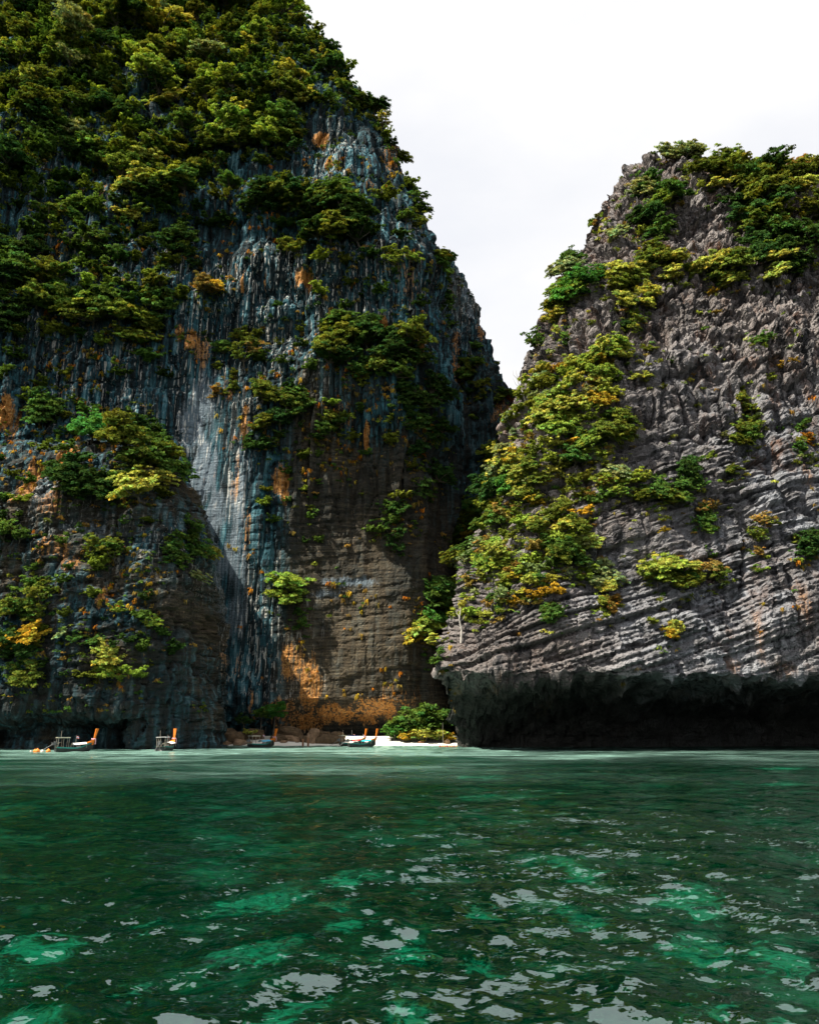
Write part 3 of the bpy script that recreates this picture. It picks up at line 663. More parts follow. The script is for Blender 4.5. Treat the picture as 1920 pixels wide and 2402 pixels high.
def tube(pts, rad, ns=6):
    V, F = [], []
    for k, p in enumerate(pts):
        d = (pts[min(k + 1, len(pts) - 1)] - pts[max(k - 1, 0)]).normalized()
        a = d.orthogonal().normalized(); b = d.cross(a)
        for j in range(ns):
            t = 2 * PI * j / ns; V.append(p + (a * math.cos(t) + b * math.sin(t)) * rad[k])
    for k in range(len(pts) - 1):
        for j in range(ns):
            F.append((k * ns + j, k * ns + (j + 1) % ns, (k + 1) * ns + (j + 1) % ns, (k + 1) * ns + j))
    F.append(tuple(range(ns))[::-1]); F.append(tuple((len(pts) - 1) * ns + j for j in range(ns)))
    return V, F
class MB:
    def __init__(s): s.V, s.F = [], []
    def add(s, V, F):
        o = len(s.V); s.V += [Vector(v) for v in V]; s.F += [tuple(i + o for i in f) for f in F]; return s
    def tube(s, pts, rad, ns=6):
        pts = [Vector(p) for p in pts]
        if isinstance(rad, (int, float)): rad = [rad] * len(pts)
        return s.add(*tube(pts, rad, ns))
    def box(s, c, d, m=None):
        V = [Vector((c[0] + i * d[0] / 2, c[1] + j * d[1] / 2, c[2] + k * d[2] / 2)) for i in (-1, 1) for j in (-1, 1) for k in (-1, 1)]
        if m: V = [m @ v for v in V]
        return s.add(V, [(0, 1, 3, 2), (4, 6, 7, 5), (0, 4, 5, 1), (2, 3, 7, 6), (0, 2, 6, 4), (1, 5, 7, 3)])
    def mesh(s, name, mat, smooth=False):
        me = bpy.data.meshes.new(name); me.from_pydata([tuple(v) for v in s.V], [], s.F); me.update()
        if smooth: me.polygons.foreach_set('use_smooth', [True] * len(me.polygons))
        me.materials.append(mat); return me
    def build(s, name, mat, parent=None, smooth=False): return link(name, s.mesh(name, mat, smooth), parent)

PROTO = {}
def make_protos():
    spec = {'round': 8, 'umbrella': 5, 'drape': 4, 'sparse': 4}
    sd = 0
    for st, n in spec.items():
        PROTO[st] = []
        for k in range(n):
            sd += 1; rs = np.random.default_rng(100 + sd)
            nl = {'round': 120, 'umbrella': 95, 'drape': 80, 'sparse': 62}[st]
            V, F, T, cen = crown_arrays(rs, st, nl, 20, 0.058)
            me = mesh_np('crown', V, F, M_LEAF); attr_col(me, 'tint', T)
            mb = MB(); r0 = 0.06
            fork = Vector((rs.normal() * 0.06, rs.normal() * 0.06, 0.42))
            mb.tube([(0, 0, -0.25), (0.02, 0, 0.1), fork], [r0 * 1.25, r0, r0 * 0.8])
            for c in cen:
                c = Vector(c); mid = fork.lerp(c, 0.5) + Vector((rs.normal() * 0.05, rs.normal() * 0.05, -0.04))
                mb.tube([fork, mid, c], [r0 * 0.6, r0 * 0.35, r0 * 0.15], 4)
            PROTO[st].append((me, mb.mesh('trunk', M_BARK)))
make_protos()

COLS = {  # leaf base colours
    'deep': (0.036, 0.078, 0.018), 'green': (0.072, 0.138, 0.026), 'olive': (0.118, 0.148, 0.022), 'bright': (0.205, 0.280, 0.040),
    'lime': (0.35, 0.37, 0.065), 'yellow': (0.40, 0.28, 0.030), 'pale': (0.24, 0.29, 0.11), 'emerald': (0.06, 0.17, 0.03), 'orange': (0.40, 0.16, 0.018), 'dry': (0.25, 0.165, 0.04), 'red': (0.24, 0.07, 0.035)}
CNAME = {'deep': 'dark green', 'green': 'green', 'olive': 'olive green', 'bright': 'bright green', 'lime': 'yellow-green', 'yellow': 'golden yellow', 'pale': 'pale green', 'emerald': 'emerald green', 'orange': 'orange', 'dry': 'dry brownish', 'red': 'reddish'}
rnd = random.Random(42)
N_TREE = [0]
PLANTS = []      # 3-D plant list: (pos, normal, radius m, style, colour key, kind, label, group)
def plant_tree(p, n, rad, style, ck, kind, label, group=None):
    me, tr = rnd.choice(PROTO[style])
    root = bpy.data.objects.new(('headland_' if p.y < 240 and p.x > -30 and (p.x > 20 or p.y < 225) else 'cliff_') + kind, None); COL.objects.link(root)
    out = Vector((n.x, n.y, 0)); out = out.normalized() if out.length > 1e-3 else Vector((0, -1, 0))
    lean = Vector((0, 0, 1)) + out * (0.55 if n.z < 0.6 else 0.15)
    q = lean.to_track_quat('Z', 'Y')
    root.location = p - n * rad * 0.12
    root.rotation_mode = 'QUATERNION'; root.rotation_quaternion = q @ Euler((0, 0, rnd.random() * 6.28)).to_quaternion()
    s = rad * rnd.uniform(0.92, 1.08); root.scale = (s, s, s * rnd.uniform(0.85, 1.1))
    cr_ = link('crown', me, root); link('trunk', tr, root)
    c = COLS[ck]; j = rnd.uniform(0.82, 1.2); hj = rnd.uniform(-0.12, 0.08)
    cr_.color = (c[0] * j * (1 + hj), c[1] * j, c[2] * j * (1 - hj), 1)
    tag(root, label, 'tree' if kind == 'tree' else 'shrub', group)
    N_TREE[0] += 1
    return root
SNAME = {'round': 'round-crowned', 'umbrella': 'flat-topped', 'sparse': 'open-crowned', 'drape': 'hanging'}
def pick(s): return rnd.choice(s.split())
def scatter(cl):
    cx, cy, rx, ry, n, size, styles, cols, kind, phrase, group = cl
    done = []
    for k in range(n):
        for tr in range(30):
            if n == 1: dx = dy = 0
            else:
                a = rnd.random() * 2 * PI; q = rnd.random() ** 0.5; dx, dy = math.cos(a) * q * rx, math.sin(a) * q * ry
            if all((dx - u) ** 2 + (dy - v) ** 2 > (size * 0.75) ** 2 for u, v in done) or tr > 20: break
        h_ = hit(cx + dx, cy + dy)
        if not h_: continue
        done.append((dx, dy)); p, nn, t = h_
        rad = size * rnd.uniform(0.95, 1.4) * (1.15 if cx < 900 and 400 < cy < 1250 else 1.0) * K / 1868.0 * t
        ck = pick(cols); st = pick(styles)
        plant_tree(p, nn, rad, st, ck, kind, ('%s %s %s %s' % (CNAME[ck], SNAME[st], kind, phrase)) if n > 1 and kind == 'tree' else ('%s %s %s' % (CNAME[ck], kind, phrase)), None if n == 1 else group)

# --- the wood over the top of the tall cliff
def inside(x, y, poly):
    c = False; j = len(poly) - 1
    for i in range(len(poly)):
        xi, yi = poly[i]; xj, yj = poly[j]
        if (yi > y) != (yj > y) and x < (xj - xi) * (y - yi) / (yj - yi) + xi: c = not c
        j = i
    return c
WOOD = [(-30, -20), (560, -20), (640, 52), (690, 105), (740, 160), (785, 225), (822, 290), (852, 356), (866, 400), (835, 350), (790, 270), (700, 225), (650, 245), (640, 320), (560, 355), (480, 330), (430, 400), (300, 430), (200, 350), (120, 330), (0, 380), (-30, 380)]
pts = []
for tr in range(9000):
    x, y = rnd.uniform(-20, 870), rnd.uniform(-10, 430)
    if not inside(x, y, WOOD): continue
    s = 12 + 27 * rnd.random() ** 1.6
    gap = math.sin(x / 33.0 + 2.1 * math.sin(y / 57.0)) * math.sin(y / 39.0 + 1.7 * math.sin(x / 71.0))
    if gap < -0.55 - 0.3 * (y < 150) or (y > 240 and x < 640 and gap < -0.15): continue
    if all((x - a) ** 2 + (y - b) ** 2 > (0.54 * (s + c)) ** 2 for a, b, c in pts): pts.append((x, y, s))
WOODPTS = pts
pts.sort(key=lambda t: -t[2] * (1.25 if t[0] > 560 + (t[1] / 330) * 230 else 1.0))
WOOD_REST = pts[125:]
for x, y, s in pts[:125]:
    h_ = hit(x, y)
    if not h_: continue
    p, nn, t = h_
    ck = pick('deep deep green green olive olive olive bright bright lime pale'); edge = x > 560 + (y / 330) * 260
    st = pick('round round round umbrella sparse')
    where = ('on the steep skyline of the tall cliff' if y > 130 else 'on the summit skyline of the tall cliff') if edge else (('in the summit wood over the cliff top' if x > 300 else 'in the outer corner of the summit wood') if y < 130 else ('in the wood between summit and rock face' if y < 260 else ('in the wood fringe over the dark outer rock' if x < 300 else 'in the wood fringe over the streaked rock')))
    big = 'large' if s > 29 else 'middling'
    plant_tree(p, nn, s * 1.12 * K / 1868.0 * t, st, ck, 'tree', '%s %s %s tree %s' % (big, CNAME[ck], SNAME[st], where), 'trees of the cliff-top wood')

TC = 'of the tall cliff'
CL = [
 # tall cliff
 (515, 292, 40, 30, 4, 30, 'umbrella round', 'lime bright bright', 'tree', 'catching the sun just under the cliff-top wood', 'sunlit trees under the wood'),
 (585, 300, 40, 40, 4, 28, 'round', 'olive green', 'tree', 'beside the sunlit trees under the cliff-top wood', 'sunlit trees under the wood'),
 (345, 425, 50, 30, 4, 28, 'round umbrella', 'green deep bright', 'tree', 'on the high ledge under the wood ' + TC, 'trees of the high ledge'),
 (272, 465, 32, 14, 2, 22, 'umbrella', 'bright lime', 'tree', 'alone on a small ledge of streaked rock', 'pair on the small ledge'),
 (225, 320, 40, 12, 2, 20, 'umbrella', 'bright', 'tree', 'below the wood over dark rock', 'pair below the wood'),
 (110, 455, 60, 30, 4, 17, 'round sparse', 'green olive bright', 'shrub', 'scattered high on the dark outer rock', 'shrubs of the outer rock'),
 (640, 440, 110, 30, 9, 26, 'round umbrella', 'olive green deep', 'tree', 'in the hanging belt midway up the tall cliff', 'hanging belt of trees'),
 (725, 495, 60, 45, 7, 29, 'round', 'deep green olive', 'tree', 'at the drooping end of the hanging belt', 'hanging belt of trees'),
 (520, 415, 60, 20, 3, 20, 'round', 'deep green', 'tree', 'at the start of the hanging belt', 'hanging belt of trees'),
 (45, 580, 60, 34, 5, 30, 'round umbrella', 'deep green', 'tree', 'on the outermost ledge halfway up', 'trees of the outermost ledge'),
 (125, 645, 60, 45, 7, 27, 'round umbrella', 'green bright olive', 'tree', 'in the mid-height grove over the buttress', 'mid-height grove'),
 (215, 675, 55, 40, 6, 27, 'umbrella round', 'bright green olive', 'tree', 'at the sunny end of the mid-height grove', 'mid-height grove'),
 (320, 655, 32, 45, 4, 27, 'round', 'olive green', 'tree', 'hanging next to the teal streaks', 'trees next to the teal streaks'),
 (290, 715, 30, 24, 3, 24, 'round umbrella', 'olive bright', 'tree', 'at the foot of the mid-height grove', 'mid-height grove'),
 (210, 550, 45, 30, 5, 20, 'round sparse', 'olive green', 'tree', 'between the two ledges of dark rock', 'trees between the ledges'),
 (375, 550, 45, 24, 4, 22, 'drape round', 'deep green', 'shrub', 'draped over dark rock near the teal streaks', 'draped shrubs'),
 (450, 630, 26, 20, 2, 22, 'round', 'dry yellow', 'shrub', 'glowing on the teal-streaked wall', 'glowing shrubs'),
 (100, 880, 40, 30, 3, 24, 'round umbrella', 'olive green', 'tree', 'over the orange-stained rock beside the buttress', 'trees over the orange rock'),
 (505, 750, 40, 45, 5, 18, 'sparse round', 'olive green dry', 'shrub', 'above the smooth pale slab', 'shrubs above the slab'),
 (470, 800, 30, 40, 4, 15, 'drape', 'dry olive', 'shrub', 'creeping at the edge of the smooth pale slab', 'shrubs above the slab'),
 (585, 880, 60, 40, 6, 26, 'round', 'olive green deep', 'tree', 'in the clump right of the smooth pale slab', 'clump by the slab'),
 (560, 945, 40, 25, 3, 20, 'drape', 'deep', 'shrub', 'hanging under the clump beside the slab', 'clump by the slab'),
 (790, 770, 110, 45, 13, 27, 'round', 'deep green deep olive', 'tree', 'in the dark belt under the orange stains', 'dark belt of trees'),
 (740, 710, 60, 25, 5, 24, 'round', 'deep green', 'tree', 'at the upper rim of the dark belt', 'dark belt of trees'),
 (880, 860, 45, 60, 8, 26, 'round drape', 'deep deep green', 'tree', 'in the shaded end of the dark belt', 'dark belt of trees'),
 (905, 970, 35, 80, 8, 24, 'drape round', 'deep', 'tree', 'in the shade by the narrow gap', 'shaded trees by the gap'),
 (830, 1120, 40, 50, 6, 17, 'drape sparse', 'deep green', 'shrub', 'on the shaded bedded wall', 'shrubs of the shaded wall'),
 (700, 920, 40, 26, 3, 18, 'round', 'green olive', 'shrub', 'on the rust-flecked wall', 'shrubs of the rust-flecked wall'),
 (600, 1262, 26, 18, 2, 30, 'umbrella', 'bright', 'tree', 'stretching long boughs out from the bedded wall', 'long-boughed trees'),
 (632, 1310, 14, 24, 2, 20, 'drape', 'green deep', 'shrub', 'under the long-boughed tree', 'shrubs under the long-boughed tree'),
 (940, 640, 12, 60, 4, 18, 'drape', 'deep green', 'shrub', 'clinging to the cliff corner at the skyline', 'shrubs of the cliff corner'),
 (870, 440, 20, 60, 5, 17, 'sparse round', 'olive green', 'shrub', 'along the bare edge of the tall cliff', 'shrubs of the bare edge'),
 (838, 560, 30, 24, 3, 17, 'sparse', 'olive bright', 'shrub', 'on the fluted wall near the skyline', 'shrubs of the fluted wall'),
 (620, 535, 20, 8, 2, 14, 'round', 'olive lime', 'shrub', 'above the orange drip stain', 'shrubs above the orange stain'),
 (10, 690, 24, 24, 2, 26, 'round', 'deep', 'tree', 'at the outer end of the mid-height grove', 'mid-height grove'),
 # buttress
 (193, 935, 0, 0, 1, 27, 'round', 'emerald', 'tree', 'standing out on the buttress top', None),
 (255, 935, 45, 22, 4, 30, 'round', 'green olive deep', 'tree', 'crowning the top of the buttress', 'trees crowning the buttress'),
 (320, 985, 55, 30, 5, 30, 'round umbrella', 'green olive', 'tree', 'on the sloping crest of the buttress', 'trees crowning the buttress'),
 (365, 1005, 14, 10, 1, 26, 'umbrella', 'emerald', 'tree', 'at the end of the sloping buttress crest', None),
 (295, 1040, 36, 24, 3, 30, 'round umbrella', 'lime bright', 'tree', 'sunlit below the buttress crest', 'sunlit trees below the crest'),
 (170, 1045, 50, 26, 5, 27, 'round', 'green deep', 'tree', 'on the buttress shoulder over pale rock', 'trees of the buttress shoulder'),
 (150, 1015, 20, 10, 1, 20, 'umbrella', 'emerald', 'tree', 'small, on the buttress shoulder', None),
 (232, 1040, 24, 26, 3, 22, 'drape', 'deep', 'shrub', 'between the shoulder and the sunlit trees', 'shrubs below the crest'),
 (385, 1165, 24, 48, 6, 22, 'umbrella drape', 'green deep', 'tree', 'down the outer corner of the buttress', 'trees of the buttress corner'),
 (436, 1185, 0, 0, 1, 18, 'round', 'lime', 'shrub', 'at the outermost corner of the buttress', None),
 (408, 1228, 0, 0, 1, 18, 'umbrella', 'pale', 'shrub', 'under the outer corner of the buttress', None),
 (225, 1180, 40, 30, 5, 18, 'drape sparse', 'deep olive', 'shrub', 'in the middle of the buttress face', 'shrubs of the buttress face'),
 (20, 1150, 24, 16, 2, 22, 'round', 'green', 'tree', 'at the outer side of the buttress', 'trees of the outer side'),
 (60, 1290, 55, 36, 6, 24, 'round sparse', 'green olive', 'tree', 'low on the outer side of the buttress', 'low trees of the outer side'),
 (45, 1365, 36, 14, 2, 27, 'round', 'yellow dry', 'tree', 'low on the outer side of the buttress', 'golden trees of the outer side'),
 (30, 1420, 50, 34, 5, 27, 'round drape', 'olive deep green', 'tree', 'hanging just over the sea cave', 'trees over the sea cave'),
 (222, 1400, 12, 20, 2, 24, 'round umbrella', 'lime bright', 'tree', 'upright above the sea cave', 'upright trees above the cave'),
 (215, 1440, 16, 18, 2, 22, 'round', 'bright', 'tree', 'directly above the sea cave roof', 'upright trees above the cave'),
 (196, 1360, 18, 8, 1, 20, 'umbrella', 'green', 'tree', 'over the upright trees of the sea cave', None),
 (145, 1352, 26, 8, 2, 15, 'umbrella', 'pale green', 'shrub', 'on the mid ledge over the sea cave', 'shrubs of the mid ledge'),
 (320, 1320, 16, 8, 1, 14, 'umbrella', 'bright', 'shrub', 'tiny, on the bare buttress face', None),
 # far ridge
 (935, 560, 26, 16, 4, 17, 'round', 'olive green', 'shrub', 'on the shoulder of the farther ridge', 'shrubs of the farther ridge'),
 (1060, 845, 18, 10, 3, 13, 'round', 'green olive', 'shrub', 'at the foot of the farther ridge', 'shrubs of the farther ridge'),
 (1000, 800, 26, 70, 9, 14, 'drape round', 'green deep olive', 'shrub', 'on the shaded flank of the farther ridge', 'shrubs of the farther ridge'),
 (1072, 855, 0, 0, 1, 15, 'sparse', 'red', 'shrub', 'in the notch of the narrow gap', None),
 # headland
 (1412, 345, 16, 6, 2, 20, 'round', 'pale', 'shrub', 'perched on the headland summit', 'pale shrubs of the summit'),
 (1455, 338, 16, 6, 2, 18, 'round', 'pale', 'shrub', 'perched on the headland summit', 'pale shrubs of the summit'),
 (1350, 425, 20, 14, 2, 22, 'round drape', 'bright pale', 'shrub', 'in the gully below the summit', 'shrubs of the summit gully'),
 (1400, 430, 26, 24, 3, 26, 'round', 'bright green', 'tree', 'in the gully below the summit', 'trees of the summit gully'),
 (1378, 485, 30, 30, 4, 27, 'round drape', 'deep deep green', 'tree', 'in the gully below the summit', 'trees of the summit gully'),
 (1365, 530, 26, 14, 2, 22, 'drape', 'olive', 'shrub', 'at the end of the summit gully', 'shrubs of the summit gully'),
 (1300, 500, 14, 16, 2, 18, 'sparse drape', 'pale lime', 'shrub', 'on the upper skyline slope', 'shrubs of the upper slope'),
 (1258, 480, 8, 18, 2, 14, 'drape', 'bright', 'shrub', 'at the headland skyline below the summit', 'shrubs at the upper skyline'),
 (1500, 380, 44, 16, 4, 24, 'round', 'olive lime', 'tree', 'on the crest behind the summit', 'trees of the crest'),
 (1610, 400, 90, 34, 12, 29, 'round', 'olive olive olive deep lime', 'tree', 'in the olive thicket on the crest', 'olive thicket on the crest'),
 (1515, 398, 20, 6, 1, 22, 'umbrella', 'lime', 'tree', 'lowest of the crest behind the summit', None),
 (1700, 385, 24, 14, 2, 26, 'round', 'olive dry', 'tree', 'at the far end of the crest', 'trees at the end of the crest'),
 (1705, 460, 20, 18, 2, 24, 'round', 'yellow olive', 'tree', 'below the far end of the crest', 'trees at the end of the crest'),
 (1600, 470, 60, 34, 6, 29, 'round umbrella', 'olive deep', 'tree', 'under the olive thicket', 'trees under the thicket'),
 (1655, 545, 70, 44, 9, 29, 'round', 'deep deep green', 'tree', 'in the dark grove over the bare face', 'dark grove'),
 (1640, 570, 20, 26, 3, 24, 'umbrella', 'bright lime', 'tree', 'sunlit in front of the dark grove', 'sunlit trees of the dark grove'),
 (1520, 590, 50, 24, 6, 24, 'round', 'olive lime bright', 'tree', 'on the brow above the bare face', 'trees of the brow'),
 (1470, 580, 10, 8, 1, 18, 'round', 'lime', 'shrub', 'at the start of the brow', None),
 (1400, 580, 44, 30, 5, 24, 'round', 'olive olive lime', 'tree', 'in the sloping band across the headland', 'trees of the sloping band'),
 (1330, 630, 34, 40, 6, 27, 'round', 'olive lime olive', 'tree', 'at the lower end of the sloping band', 'trees of the sloping band'),
 (1330, 690, 26, 20, 3, 22, 'drape', 'olive deep', 'shrub', 'under the sloping band', 'shrubs under the sloping band'),
 (1195, 580, 16, 14, 3, 22, 'round', 'green pale', 'tree', 'leaning out at the mid skyline', 'trees of the mid skyline'),
 (1205, 625, 32, 24, 5, 24, 'round', 'emerald green bright', 'tree', 'in the thicket at the mid skyline', 'trees of the mid skyline'),
 (1245, 585, 22, 16, 2, 18, 'drape sparse', 'olive green', 'shrub', 'inside the mid skyline thicket', 'shrubs of the mid skyline'),
 (1180, 680, 14, 44, 5, 18, 'round drape', 'olive lime green', 'shrub', 'down the skyline under the thicket', 'shrubs down the skyline'),
 (1135, 745, 8, 14, 2, 18, 'sparse', 'green pale', 'shrub', 'jutting from the lower skyline', 'shrubs jutting from the skyline'),
 (1150, 810, 16, 50, 6, 16, 'drape round', 'lime olive pale', 'shrub', 'along the lower skyline', 'shrubs of the lower skyline'),
 (1295, 750, 36, 16, 4, 21, 'round umbrella', 'lime bright', 'tree', 'in the sunny strip down the headland', 'trees of the sunny strip'),
 (1240, 805, 40, 34, 6, 24, 'round', 'bright lime bright', 'tree', 'in the sunny strip down the headland', 'trees of the sunny strip'),
 (1255, 855, 18, 20, 3, 22, 'round sparse', 'yellow yellow lime', 'tree', 'ablaze in the sunny strip', 'yellow trees of the sunny strip'),
 (1180, 890, 44, 44, 8, 24, 'round', 'bright green lime', 'tree', 'lower in the sunny strip', 'trees of the sunny strip'),
 (1220, 965, 40, 28, 5, 25, 'round umbrella', 'emerald green bright', 'tree', 'at the foot of the sunny strip', 'trees at the strip foot'),
 (1302, 930, 32, 26, 4, 26, 'round', 'olive', 'tree', 'beside the foot of the sunny strip', 'olive trees beside the strip'),
 (1300, 1035, 40, 26, 5, 23, 'round sparse', 'lime bright pale', 'tree', 'on the ledge across the middle of the headland', 'trees of the middle ledge'),
 (1390, 1060, 50, 24, 6, 21, 'round sparse', 'olive green', 'tree', 'on the ledge across the middle of the headland', 'trees of the middle ledge'),
 (1365, 745, 20, 8, 2, 11, 'umbrella', 'olive', 'shrub', 'small, on bare grey rock under the sloping band', 'small shrubs on bare rock'),
 (1595, 715, 16, 10, 2, 15, 'umbrella', 'green', 'shrub', 'dark, alone on the bare face', 'shrubs of the bare face'),
 (1350, 800, 14, 8, 2, 12, 'round', 'lime', 'shrub', 'on bare rock beside the sunny strip', 'shrubs beside the strip'),
 (1572, 850, 16, 40, 4, 17, 'drape', 'olive green', 'shrub', 'in the vertical crack of the bare face', 'shrubs of the vertical crack'),
 (1570, 935, 26, 26, 4, 21, 'round', 'green olive', 'tree', 'below the vertical crack', 'trees below the crack'),
 (1455, 1030, 22, 30, 4, 20, 'round', 'green deep', 'tree', 'in the damp groove of the face', 'trees of the groove'),
 (1475, 1110, 20, 26, 4, 17, 'round drape', 'green olive', 'shrub', 'in the damp groove of the face', 'shrubs of the groove'),
 (1490, 1085, 8, 8, 2, 13, 'sparse', 'dry', 'shrub', 'in the damp groove of the face', 'dry shrubs of the groove'),
 (1600, 1150, 22, 40, 4, 17, 'drape sparse', 'olive dry', 'shrub', 'down the blue-grey face', 'shrubs of the blue-grey face'),
 (1545, 1010, 20, 12, 2, 16, 'round', 'olive', 'shrub', 'over the blue-grey face', 'shrubs of the blue-grey face'),
 (1690, 950, 16, 60, 5, 17, 'drape', 'green olive orange', 'shrub', 'at the outer end of the face', 'shrubs at the outer end'),
 (1700, 1160, 16, 30, 3, 20, 'round', 'deep green', 'tree', 'at the outer end of the face', 'trees at the outer end'),
 (1045, 1050, 26, 18, 3, 27, 'round', 'emerald deep', 'tree', 'on the flank above the beach gap', 'emerald trees of the flank'),
 (1055, 985, 24, 34, 6, 21, 'round sparse', 'lime pale bright', 'tree', 'high on the flank beside the gap', 'trees high on the flank'),
 (1085, 905, 10, 34, 4, 16, 'sparse drape', 'lime pale', 'shrub', 'highest on the flank beside the gap', 'shrubs highest on the flank'),
 (1110, 1030, 36, 44, 7, 23, 'round', 'olive lime bright', 'tree', 'on the sunny flank of the headland', 'trees of the sunny flank'),
 (1020, 1100, 46, 34, 8, 25, 'round', 'olive bright green', 'tree', 'on the sunny flank of the headland', 'trees of the sunny flank'),
 (965, 1170, 26, 30, 5, 23, 'round umbrella', 'olive green', 'tree', 'leaning from the flank to the gap', 'trees leaning to the gap'),
 (1020, 1180, 40, 30, 6, 23, 'round', 'bright pale lime', 'tree', 'low on the sunny flank', 'trees low on the flank'),
 (1070, 1210, 22, 44, 6, 20, 'round drape', 'lime bright', 'shrub', 'trailing down the middle of the flank', 'trailing shrubs'),
 (1042, 1275, 10, 24, 3, 15, 'drape', 'bright green', 'shrub', 'trailing down to the grey foot', 'trailing shrubs'),
 (1165, 1130, 46, 26, 6, 24, 'round', 'olive lime', 'tree', 'in the clump where the flank meets the face', 'clump of the flank'),
 (1200, 1175, 50, 26, 6, 22, 'round', 'olive green lime', 'tree', 'in the clump where the flank meets the face', 'clump of the flank'),
 (1120, 1200, 24, 40, 5, 17, 'drape sparse', 'green bright', 'shrub', 'below the clump of the flank', 'shrubs below the clump'),
 (1160, 1310, 22, 18, 3, 19, 'round', 'deep green', 'shrub', 'rounded, on the bedded grey foot', 'rounded shrubs of the foot'),
 (1272, 1235, 30, 24, 4, 21, 'round', 'lime pale', 'tree', 'in the paired clump on the bedded face', 'paired clump'),
 (1275, 1285, 30, 20, 4, 19, 'drape round', 'olive dry', 'shrub', 'under the paired clump on the bedded face', 'paired clump'),
 (1405, 1205, 46, 14, 4, 29, 'umbrella round', 'lime bright', 'tree', 'in the big clump jutting from the bedded face', 'big jutting clump'),
 (1430, 1235, 56, 20, 5, 23, 'round', 'olive green', 'tree', 'in the big clump jutting from the bedded face', 'big jutting clump'),
 (1500, 1225, 34, 14, 3, 17, 'sparse', 'dry olive', 'shrub', 'sparse, beside the big jutting clump', 'sparse shrubs'),
 (1404, 1345, 18, 8, 2, 19, 'round', 'lime yellow', 'shrub', 'low over the undercut', 'shrubs over the undercut'),
 (920, 1285, 26, 30, 6, 28, 'round', 'green bright', 'tree', 'above the beach on the headland corner', 'trees of the headland corner'),
 (908, 1330, 16, 16, 4, 28, 'round umbrella', 'emerald bright', 'tree', 'above the beach on the headland corner', 'trees of the headland corner'),
 (918, 1362, 8, 12, 2, 24, 'umbrella', 'lime', 'tree', 'overhanging the beach from the headland corner', 'overhanging trees'),
 (925, 1395, 14, 14, 2, 20, 'drape', 'green', 'shrub', 'under the overhanging trees', 'shrubs under the overhanging trees'),
 (1010, 1150, 80, 60, 6, 20, 'sparse', 'dry olive', 'shrub', 'dry, among the trees of the flank', 'dry shrubs of the flank'),
]
for cl in CL: scatter(cl)

# the golden tree that reaches out over the beach from the headland corner
h_ = hit_near(890, 1362, (960, 1362))
if h_:
    p, nn, t = h_
    for q, (dx, dz, r_, ck, lb) in enumerate([(-6.5, 0.5, 7.0, 'yellow', 'golden tree reaching out over the beach from the headland corner'), (-3.0, 5.0, 6.0, 'lime', 'yellow-green tree just above the golden one at the headland corner')]):
        plant_tree(p + Vector((dx * 0.6, 0, dz - 2)), Vector((-0.8, -0.5, 0.1)), r_, 'umbrella', ck, 'tree', lb)

# --- where several plants still read alike, count them off across the view
by = {}
for o in bpy.data.objects:
    if o.get('category') in ('tree', 'shrub'): by.setdefault(o['label'], []).append(o)
ORD = 'leftmost,second from left,third from left,fourth from left,fifth from left,sixth from left,seventh from left,eighth from left,ninth from left,tenth from left'.split(',')
for lb, os_ in by.items():
    if len(os_) < 2: continue
    os_.sort(key=lambda o: o.location.x / o.location.y)
    base = lb
    if len(base.split()) > 13 and base.split()[0] in ('large', 'middling'): pass
    for k, o in enumerate(os_):
        w = 'rightmost' if k == len(os_) - 1 else ORD[min(k, 9)]
        t = '%s, %s' % (base, w)
        o['label'] = t if len(t.split()) <= 16 else '%s, %s' % (base, w.replace(' from left', ' one'))

# --- low growth nobody could count: small bushes and dry grass merged
def bush_templates(seed, nq, leaf):
    out = []
    for k in range(10):
        rs = np.random.default_rng(seed + k); nl = 7
        Vs, Ts = [], []
        for j in range(nl):
            d = rs.normal(size=3); d /= np.linalg.norm(d); d[2] = abs(d[2]) * 0.7
            c = d * 0.55; m = nq // nl
            e = rs.normal(size=(m, 3)); e[:, 2] = np.abs(e[:, 2]); e /= np.linalg.norm(e, axis=1, keepdims=True)
            V, F = leaf_quads(c + e * 0.42 * (0.6 + 0.5 * rs.random((m, 1))), e, leaf, rs)
            Vs.append(V); v = (0.75 + 0.5 * rs.random()) * (0.8 + 0.4 * rs.random(m)); Ts.append(np.repeat(v, 4))
        out.append((np.concatenate(Vs), np.concatenate(Ts)))
    return out
def tuft_templates(seed):
    out = []
    for k in range(6):
        rs = np.random.default_rng(seed + k); V = []; T = []
        for j in range(26):
            a = rs.random() * 2 * PI; o = np.array([math.cos(a), math.sin(a), 0.0]) * (0.25 + 0.75 * rs.random()); l = 0.5 + 0.6 * rs.random()
            b = np.array([0, 0, 0.0]) + 0.2 * rs.normal(size=3); m_ = b + o * 0.5 * l + np.array([0, 0, 0.55 * l]); e = b + o * l + np.array([0, 0, -0.35 * l + 0.3 * rs.normal()])
            s = np.cross(o, [0, 0, 1]) * 0.13
            V += [b - s * .5, b + s * .5, m_ + s, m_ - s, m_ - s, m_ + s, e + s * .4, e - s * .4]; T += [0.7 + 0.6 * rs.random()] * 8
        out.append((np.array(V), np.array(T)))
    return out
